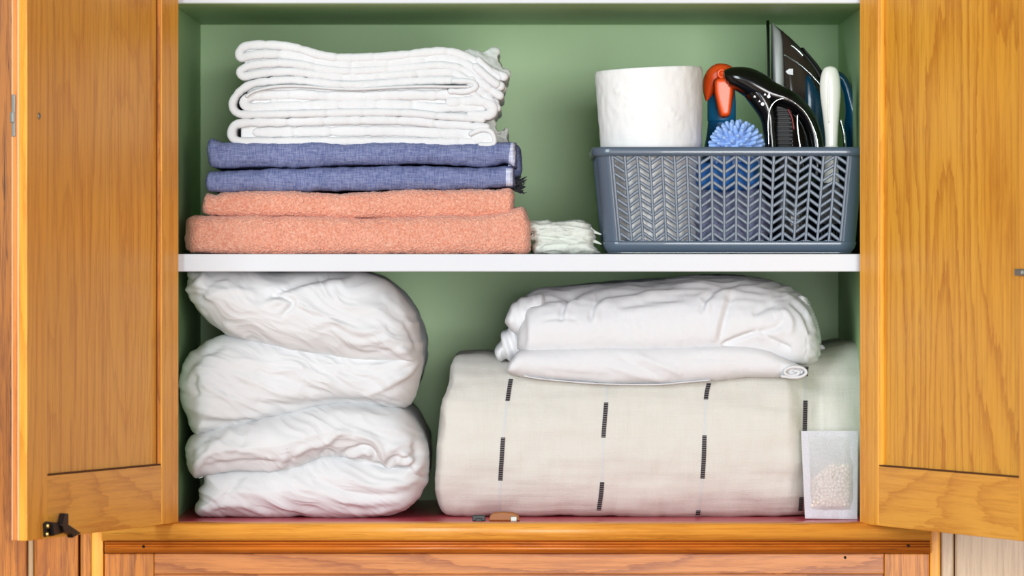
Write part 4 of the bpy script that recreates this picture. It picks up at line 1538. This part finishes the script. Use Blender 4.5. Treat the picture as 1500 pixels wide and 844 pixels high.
def corner(t, cx, cy):
    f = lambda a, b: a + (b - a) * t
    xl, xr, y0, y1 = f(xBl, xTl), f(xBr, xTr), f(yBf, yTf), f(yBb, yTb)
    return xl, xr, y0, y1


ct, cb = corner(tt1, 0, 0), corner(tt0, 0, 0)
zt_, zb_ = zf(tt1), zf(tt0)
lattice((ct[0] + CR, ct[2], zt_), (ct[1] - CR, ct[2], zt_), (cb[0] + CR, cb[2], zb_), (cb[1] - CR, cb[2], zb_), (0, 1, 0), 19, 10)
lattice((ct[0] + CR, ct[3], zt_), (ct[1] - CR, ct[3], zt_), (cb[0] + CR, cb[3], zb_), (cb[1] - CR, cb[3], zb_), (0, -1, 0), 19, 10)
lattice((ct[0], ct[2] + CR, zt_), (ct[0], ct[3] - CR, zt_), (cb[0], cb[2] + CR, zb_), (cb[0], cb[3] - CR, zb_), (1, 0, 0), 14, 10)
lattice((ct[1], ct[2] + CR, zt_), (ct[1], ct[3] - CR, zt_), (cb[1], cb[2] + CR, zb_), (cb[1], cb[3] - CR, zb_), (-1, 0, 0), 14, 10)

# ------------------------------------------------------------------ paper roll
prl_c = P(951.5, 360, 0.136)
zr0 = zB + 0.0005
zr1 = Zp(96.5, 0.10)
R = 79.5 / PXM * (D + 0.1) / D
seg, rows = 260, 110
V = []
hgt = zr1 - zr0
EMB = ((901, 131), (909, 134), (916, 140), (922, 128), (906, 122), (930, 146), (938, 150), (944, 158), (915, 152), (985, 166), (992, 172), (980, 160), (975, 182), (925, 170), (900, 160))
for i in range(rows):
    t = i / (rows - 1)
    for j in range(seg):
        a = 2 * math.pi * j / seg
        r = R * (0.868 + 0.132 * t)
        emb = 0.0006 * float(noise(math.cos(a) * 7, math.sin(a) * 7, t * 16)) + 0.0009 * float(noise(a * 2.0, t * 5.0, 7.7)) * (0.4 + 0.6 * t)
        if t > 0.985:
            r -= 0.0012
        if math.sin(a) < -0.1:
            ppx, ppy = 951.5 + 79 * math.cos(a), 360 - (360 - 96.5) * t
            for ex, ey in EMB:
                d2 = ((ppx - ex) / 3.2) ** 2 + ((ppy - ey) / 3.2) ** 2
                if d2 < 6:
                    emb += 0.0011 * math.exp(-d2)
        zz = zr0 + t * hgt - (0.010 * (0.5 - 0.5 * math.cos(a)) * 0.65 - 0.0030 * math.sin(-a) * 0.2) * t ** 8
        V.append((prl_c.x + (r + emb) * math.cos(a) + 0.0072 * (1 - t) - 0.0012, prl_c.y + (r + emb) * math.sin(a), zz))
F = grid_faces(rows, seg, True)
nV = len(V)
for j in range(seg):
    a = 2 * math.pi * j / seg
    x0, y0, z0_ = V[(rows - 1) * seg + j]
    V.append((prl_c.x + 0.021 * math.cos(a), prl_c.y + 0.021 * math.sin(a), zr1 - 0.0035))
for j in range(seg):
    a = 2 * math.pi * j / seg
    V.append((prl_c.x + 0.006 + 0.021 * math.cos(a), prl_c.y + 0.021 * math.sin(a), zr0))
F += [((rows - 1) * seg + j, (rows - 1) * seg + (j + 1) % seg, nV + (j + 1) % seg, nV + j) for j in range(seg)]
F += [(nV + j, nV + (j + 1) % seg, nV + seg + (j + 1) % seg, nV + seg + j) for j in range(seg)]
F += [(j, (j + 1) % seg, nV + seg + (j + 1) % seg, nV + seg + j) for j in range(seg)]
roll = empty('paper_towel_roll', (prl_c.x, prl_c.y, zr0), label='white embossed paper towel roll standing upright at the left end of the basket', cat='paper roll')
mesh('paper', V, F, M_paper, roll)
cv = lathe(prl_c.x + 0.003, prl_c.y, [(0.0185, zr0), (0.0205, zr0), (0.0205, zr1 - 0.004), (0.0185, zr1 - 0.004)], 40)
mesh('cardboard_core', cv[0], [f for f in cv[1] if len(f) == 4] + [(j, (j + 1) % 40, 120 + (j + 1) % 40, 120 + j) for j in range(40)], M_card, roll)
# ------------------------------------------------------------------ spray bottle
sp = empty('spray_bottle', P(1057, 366, 0.2), label='blue spray bottle with an orange trigger head between the paper roll and the black steamer', cat='spray bottle')
sp.location.z = zB
q = P(1057, 200, 0.20)
ks = (D + 0.2) / D / PXM
cx_, cy_ = q.x, 0.20


def bz(py):
    return Zp(py, 0.2)


v, f = lathe(cx_, cy_, [(0.001, zB + 0.0003), (30 * ks, zB + 0.0003), (32 * ks, zB + 0.004), (32 * ks, bz(262)), (30 * ks, bz(240)), (25 * ks, bz(215)), (21.5 * ks, bz(195)), (20 * ks, bz(180)), (19.5 * ks, bz(177.6)), (0.001, bz(177.5))], 36)
v[:, 1] = cy_ + (v[:, 1] - cy_) * 0.8
mesh('bottle', v, f, M_bottle2, sp)
v, f = lathe(cx_, cy_, [(0.001, bz(178.2)), (20.3 * ks, bz(178.2)), (20.8 * ks, bz(176)), (20.8 * ks, bz(150)), (20.0 * ks, bz(135)), (19 * ks, bz(122)), (0.001, bz(120))], 36)
v[:, 1] = cy_ + (v[:, 1] - cy_) * 0.85
mesh('collar', v, f, M_bottle, sp)
V, F = tube([(1035, 148, 0.185, 1.5, 0.004), (1037.5, 136, 0.188, 8, 0.012), (1043, 120, 0.19, 14, 0.018), (1052, 108, 0.19, 14.5, 0.019), (1062, 104, 0.19, 11, 0.017), (1072, 104, 0.19, 6, 0.012), (1075, 106, 0.19, 2, 0.005)], 20)
mesh('spray_head', V, F, M_orange, sp)
V, F = puff([(1050, 116), (1072, 116), (1073.5, 130), (1072, 150), (1070, 166), (1066, 170.5), (1058, 170.5), (1055, 166), (1050, 148), (1047, 130)], (1061, 140), 0.150, 6, 0.006, 0.022, 2.2, 90, 16)
mesh('trigger', V, F, M_orange, sp)
q = P(1057.5, 108, 0.16)
v, f = lathe(0, 0, [(0.0, 0.0), (0.0030, 0.0), (0.0034, -0.0015), (0.0056, -0.002), (0.0062, 0.0), (0.0062, 0.014), (0.0, 0.014)], 24)
mesh('nozzle', [(q.x + a, q.y + c - 0.002, q.z + b) for a, b, c in v], f, M_orange, sp)

# ------------------------------------------------------------------ cloths in the basket, seen through the slots
def crumple(outline, center, yf, m, name, label, seed, depth=0.10):
    V, F = puff(outline, center, yf, 20, 0.02, depth, 2.0, 220, 36, [], lambda px, py: 0.004 * ridged(px / 26.0, py / 18.0, seed) + 0.002 * noise(px / 9.0, py / 9.0, seed))
    o = mesh(name, V, F, m)
    tag(o, label, 'cloth')
    return o


crumple([(1024, 252), (1030, 240), (1060, 238), (1100, 236), (1110, 246), (1112, 262), (1106, 276), (1070, 280), (1030, 276)], (1068, 258), 0.078, M_cloth_blue, 'cleaning_cloth', 'bright blue cleaning cloth seen through the basket slots under the spiky ball', 1.5, 0.075)
crumple([(1026, 290), (1034, 280), (1070, 281), (1104, 278), (1122, 292), (1126, 330), (1118, 362), (1070, 366.5), (1030, 364), (1022, 330)], (1074, 322), 0.082, M_cloth_lilac, 'cleaning_cloth', 'lilac grey cloth low in the basket beneath the blue one', 4.5, 0.07)

# ------------------------------------------------------------------ spiky ball
c = P(1079, 217, 0.105)
Rb = 31 / PXM
bm = bmesh.new()
bmesh.ops.create_uvsphere(bm, u_segments=32, v_segments=20, radius=Rb)
for v in bm.verts:
    v.co += c
bm.verts.index_update()
geo = [([v.co[:] for v in bm.verts], [[v.index for v in f.verts] for f in bm.faces])]
bm.free()
NS = 130
for i in range(NS):
    z = 1 - 2 * (i + 0.5) / NS
    a = i * 2.399963
    d = Vector((math.sqrt(1 - z * z) * math.cos(a), math.sqrt(1 - z * z) * math.sin(a), z))
    d.normalize()
    l = 12.5 / PXM
    p0 = c + d * (Rb * 0.95)
    ts = [0.0, 0.35, 0.8, 0.93, 1.0]
    rs = [0.0039, 0.0032, 0.0026, 0.0019, 0.0004]
    up = Vector((0, 0, 1)) if abs(d.z) < 0.9 else Vector((1, 0, 0))
    a1 = d.cross(up).normalized()
    a2 = d.cross(a1)
    V = []
    for t, r in zip(ts, rs):
        for k_ in range(8):
            th = 2 * math.pi * k_ / 8
            V.append((p0 + d * (t * l + 0.05 * Rb) + (a1 * math.cos(th) + a2 * math.sin(th)) * r)[:])
    geo.append((V, grid_faces(5, 8, True) + [tuple(range(32, 40))]))
V, F = join_geo(geo)
o = mesh('dryer_ball', V, F, M_ball)
tag(o, 'pale blue spiky rubber ball peeping over the basket rim', 'ball')

# ------------------------------------------------------------------ black steamer in front
stm = empty('garment_steamer', P(1160, 366, 0.17), label='glossy black handheld garment steamer with a curved nose and looped handle, in the basket', cat='steamer')
stm.location.z = zB
ya = 0.15
V, F = tube([(1060.5, 115, ya, 3, 0.006), (1062, 114.5, ya, 9, 0.014), (1067, 113.5, ya, 13.5, 0.020), (1078, 114.5, ya, 17, 0.024), (1093, 119, ya, 20.5, 0.026), (1110, 128, ya, 22, 0.027), (1128, 137.5, ya, 19, 0.027), (1148, 144, ya, 16, 0.026), (1166, 154, ya, 13.5, 0.024), (1181, 171, ya, 12.5, 0.022), (1190, 192, ya, 12, 0.021), (1195, 215, ya, 12, 0.021), (1196, 250, ya, 12, 0.022), (1190, 280, ya, 14, 0.024)], 28)
mesh('handle_loop', V, F, M_black, stm)
V, F = tube([(1094, 120, ya, 16, 0.022), (1108, 134, ya, 19, 0.025), (1119, 150, ya, 18.5, 0.026), (1126, 170, ya, 14.5, 0.026), (1128, 190, ya, 12, 0.026), (1130, 215, ya, 11, 0.026), (1132, 270, ya, 14, 0.026)], 24)
mesh('neck', V, F, M_black, stm)
V, F = lathe(X(1160, ya), ya + 0.004, [(0.0005, zB + 0.0002), (0.046, zB + 0.0002), (0.049, zB + 0.006), (0.048, Zp(300, ya)), (0.043, Zp(270, ya)), (0.036, Zp(256, ya)), (0.0005, Zp(250, ya))], 36)
mesh('water_tank', V, F, M_black, stm)
# ribbed grip inside the loop
gp = []
for i in range(16):
    y0 = 160 + i * 6
    v_, f_ = box_geo(X(1131, ya), X(1157 + min(i, 4), ya), ya - 0.014, ya + 0.016, Zp(y0 + 4.4, ya), Zp(y0, ya), 0.0012)
    gp.append((v_, f_))
gp.append(box_geo(X(1130, ya), X(1160, ya), ya - 0.011, ya + 0.017, Zp(262, ya), Zp(152, ya), 0.004))
V, F = join_geo(gp)
mesh('ribbed_grip', V, F, M_blackm, stm, smooth=False)
# trims
pts = catmull([P(1126, 215, 0.121)[:], P(1125.5, 178, 0.121)[:], P(1128, 160, 0.122)[:], P(1135, 149, 0.1225)[:], P(1146, 144.5, 0.1225)[:], P(1156, 147, 0.124)[:]], 6)
V, F = wire(pts, 0.0010, 8)
mesh('chrome_trim', V, F, M_chrome, stm)
pts = catmull([P(1163, 150, 0.1245)[:], P(1178, 163, 0.127)[:], P(1190, 184, 0.129)[:], P(1197, 205, 0.1295)[:], P(1199, 230, 0.129)[:]], 6)
V, F = wire(pts, 0.0009, 8)
mesh('chrome_trim', V, F, M_chrome, stm)
pts = catmull([P(1168, 168, 0.135)[:], P(1168.5, 188, 0.135)[:], P(1172, 215, 0.135)[:], P(1176, 240, 0.135)[:]], 6)
V, F = wire(pts, 0.0013, 8)
mesh('chrome_trim', V, F, M_chrome, stm)
pts = catmull([P(1154, 160, 0.134)[:], P(1160, 172, 0.134)[:], P(1163, 190, 0.134)[:]], 6)
V, F = wire(pts, 0.0012, 8)
mesh('trigger_line', V, F, plain('dark_red_plastic', (110, 24, 20), 0.4), stm)
nb_ = BVHTree.FromPolygons([tuple(v) for v in bpy.data.objects['handle_loop'].data.vertices.data.id_data.vertices and [(stm.matrix_world @ v.co + stm.location)[:] for v in bpy.data.objects['handle_loop'].data.vertices]], [tuple(p.vertices) for p in bpy.data.objects['handle_loop'].data.polygons])
nb2 = BVHTree.FromPolygons([(v.co + stm.location)[:] for v in bpy.data.objects['neck'].data.vertices], [tuple(p.vertices) for p in bpy.data.objects['neck'].data.polygons])
mk = []
for x, y, r, nsd in ((1107, 140.5, 2.4, 3), (1114, 147.5, 2.0, 3), (1118.5, 151.5, 2.6, 10), (1122, 137.5, 2.3, 3), (1127.5, 140.5, 2.6, 8), (1128, 137, 1.4, 8)):
    q0 = P(x, y, 0.1)
    hits = [b_.ray_cast(Vector((q0.x, -0.3, q0.z)), Vector((0, 1, 0))) for b_ in (nb_, nb2)]
    hits = [h for h in hits if h[0] is not None]
    yy = min(h[0].y for h in hits) if hits else 0.124
    k_ = (D + yy) / D / PXM
    poly = [(q0.x + r * k_ * math.cos(math.radians(90) + 2 * math.pi * i / nsd), yy - 0.0012, q0.z + r * k_ * math.sin(math.radians(90) + 2 * math.pi * i / nsd)) for i in range(nsd)]
    mk.append(prism(poly, (0, 0.0012, 0)))
V, F = join_geo(mk)
mesh('printed_marks', V, F, M_lightdot, stm, smooth=False)['label'] = 'small white printed symbols'

# ------------------------------------------------------------------ steam iron standing on its heel behind
irn = empty('steam_iron', P(1170, 366, 0.27), label='steam iron with teal tank standing on its heel behind the black steamer, tip up', cat='iron')
irn.location.z = zB
yi = 0.275
kI = (D + yi) / D / PXM


def half_w(py):
    """half width of the iron (m) at image height py; tip at the top"""
    t = np.clip((py - 30) / 260.0, 0, 1)
    return 0.003 + 0.050 * t ** 0.62


def slab_iron(xa, xb, y0, y1, wscale=1.0, n=26, rnd=0.8):
    """solid between two pixel lines xa(y) and xb(y), width from half_w"""
    rows = []
    for py in np.linspace(y0, y1, n):
        a, b = xa(py), xb(py)
        hw = half_w(py) * wscale
        ring = []
        for th in np.linspace(0, 2 * math.pi, 24, endpoint=False):
            c_, s_ = math.cos(th), math.sin(th)
            e = 2 / 4.0
            ux = (a + b) / 2 + (b - a) / 2 * math.copysign(abs(c_) ** e, c_)
            uy = hw * math.copysign(abs(s_) ** e, s_)
            ring.append((X(ux, yi), yi + uy, Zp(py, yi)))
        rows.append(ring)
    V = [p for r in rows for p in r]
    F = grid_faces(n, 24, True) + [tuple(range(24)), tuple(range((n - 1) * 24, n * 24))]
    return V, F


def ln(*pts):
    p = np.array(pts, float)
    return lambda y: float(np.interp(y, p[:, 0], p[:, 1]))


yBt = CY - (zB + 0.0003 - Z0) / kI
v, f = slab_iron(ln((30, 1122.5), (366, 1120)), ln((30, 1127), (366, 1127)), 30, yBt - 1, 1.06)
mesh('soleplate', v, f, plain('dark_steel', (70, 72, 74), 0.25, 1.0), irn)
v, f = slab_iron(ln((34, 1130), (366, 1130)), ln((34, 1132.5), (50, 1146), (115, 1148), (366, 1150)), 34, yBt - 3, 1.0)
mesh('steel_skirt', v, f, M_soleplate, irn)
v, f = slab_iron(ln((46, 1144), (366, 1146)), ln((46, 1146.5), (66, 1164), (90, 1186), (106, 1196), (130, 1204), (366, 1206)), 46, yBt - 3, 0.93)
mesh('housing', v, f, M_irondark, irn)
v, f = slab_iron(ln((38, 1132), (52, 1147), (66, 1160), (90, 1181), (106, 1193), (118, 1199)), ln((38, 1136.5), (46, 1146), (56, 1158), (68, 1170), (88, 1189), (104, 1201), (118, 1206)), 38, 117, 0.6, 20)
mesh('top_rim', v, f, M_blackm, irn)
v, f = slab_iron(ln((70, 1173), (108, 1202)), ln((70, 1177), (92, 1196), (108, 1207)), 70, 108, 0.35, 12)
mesh('button_bar', v, f, M_blackm, irn)
v, f = slab_iron(ln((112, 1178), (120, 1176), (170, 1172), (366, 1172)), ln((112, 1186), (150, 1208), (366, 1214)), 112, yBt - 6, 1.02)
mesh('water_tank', v, f, M_teal, irn)


def side_wire(pts, r, m, name, scale=0.97):
    p3 = [(X(x, yi), yi - half_w(y) * scale - 0.0006, Zp(y, yi)) for x, y in catmull(pts, 6)]
    V, F = wire(p3, r, 8)
    return mesh(name, V, F, m, irn)


side_wire([(1147, 81), (1165, 92), (1183, 107), (1201, 127)], 0.0011, M_chrome, 'chrome_trim')
side_wire([(1158, 67), (1168, 75), (1175, 83)], 0.0016, M_chrome, 'chrome_trim', 0.95)
poly = [(X(x, yi), yi - half_w(106) * 0.97 - 0.001, Zp(y, yi)) for x, y in ((1149, 106), (1154, 102), (1160, 102), (1160, 111), (1153, 110))]
v, f = prism(poly, (0, 0.0015, 0))
mesh('badge', v, f, M_lightdot, irn, smooth=False)
# handle on the right side of the iron
V, F = tube([(1198, 118, yi, 8, 0.014), (1226, 112, yi, 8, 0.015), (1238, 124, yi, 8, 0.015), (1246, 150, yi, 10, 0.016), (1256, 180, yi, 21, 0.018), (1257, 215, yi, 21, 0.018), (1250, 270, yi, 13, 0.017), (1240, 320, yi, 12, 0.017), (1210, 345, yi, 14, 0.02)], 20)
mesh('handle', V, F, M_teal, irn)
V, F = wire(catmull([P(1231, 175, yi - 0.04)[:], P(1236, 195, yi - 0.04)[:], P(1238, 216, yi - 0.04)[:], P(1238, 250, yi - 0.03)[:], P(1225, 280, yi - 0.02)[:]], 6), 0.0022, 8)
mesh('cord', V, F, M_chrome, irn)

# ------------------------------------------------------------------ cream brush handle
br = empty('brush', P(1217, 366, 0.098), label='cream plastic brush with its slim rounded handle up, in front of the iron', cat='brush')
br.location.z = zB
yb = 0.098
V, F = tube([(1216, 97, yb, 2.5, 0.002), (1216, 99, yb, 8, 0.005), (1216, 104, yb, 11.5, 0.007), (1216, 113, yb, 14, 0.0085), (1216, 124, yb, 15.2, 0.009), (1216.5, 140, yb, 15, 0.009), (1217, 160, yb, 13, 0.0088), (1217.5, 180, yb, 11, 0.0085), (1218, 200, yb, 9.4, 0.008), (1218, 214, yb, 9.0, 0.008), (1218, 216, yb, 10.2, 0.009), (1218, 240, yb, 10, 0.009), (1218, 270, yb, 12, 0.009)], 24)
mesh('handle', V, F, M_cream, br)
v, f = lathe(0, 0, [(0.0, 0), (0.0028, 0.0), (0.0036, 0.0006), (0.0, 0.0018)], 14)
V, F = tube([(1212, 116, yb - 0.0072, 1.4, 0.0010), (1213.5, 124, yb - 0.0082, 1.5, 0.0012), (1213.5, 150, yb - 0.0084, 1.4, 0.0012), (1214, 180, yb - 0.0078, 1.2, 0.0012)], 8)
mesh('raised_rib', V, F, M_cream, br)
v_, f_ = box_geo(X(1200, yb), X(1236, yb), yb - 0.018, yb + 0.014, Zp(330, yb), Zp(268, yb), 0.006)
mesh('brush_head', v_, f_, M_blackm, br, smooth=False)
bg = []
for i in range(8):
    for j in range(5):
        v, f = lathe(X(1203 + i * 4.4, yb), yb - 0.014 + j * 0.006, [(0.0012, zB + 0.0003), (0.0012, Zp(329, yb))], 6)
        bg.append((v, f))
V, F = join_geo(bg)
tag(mesh('bristles', V, F, M_blackm, br), None, None, None, 'stuff')
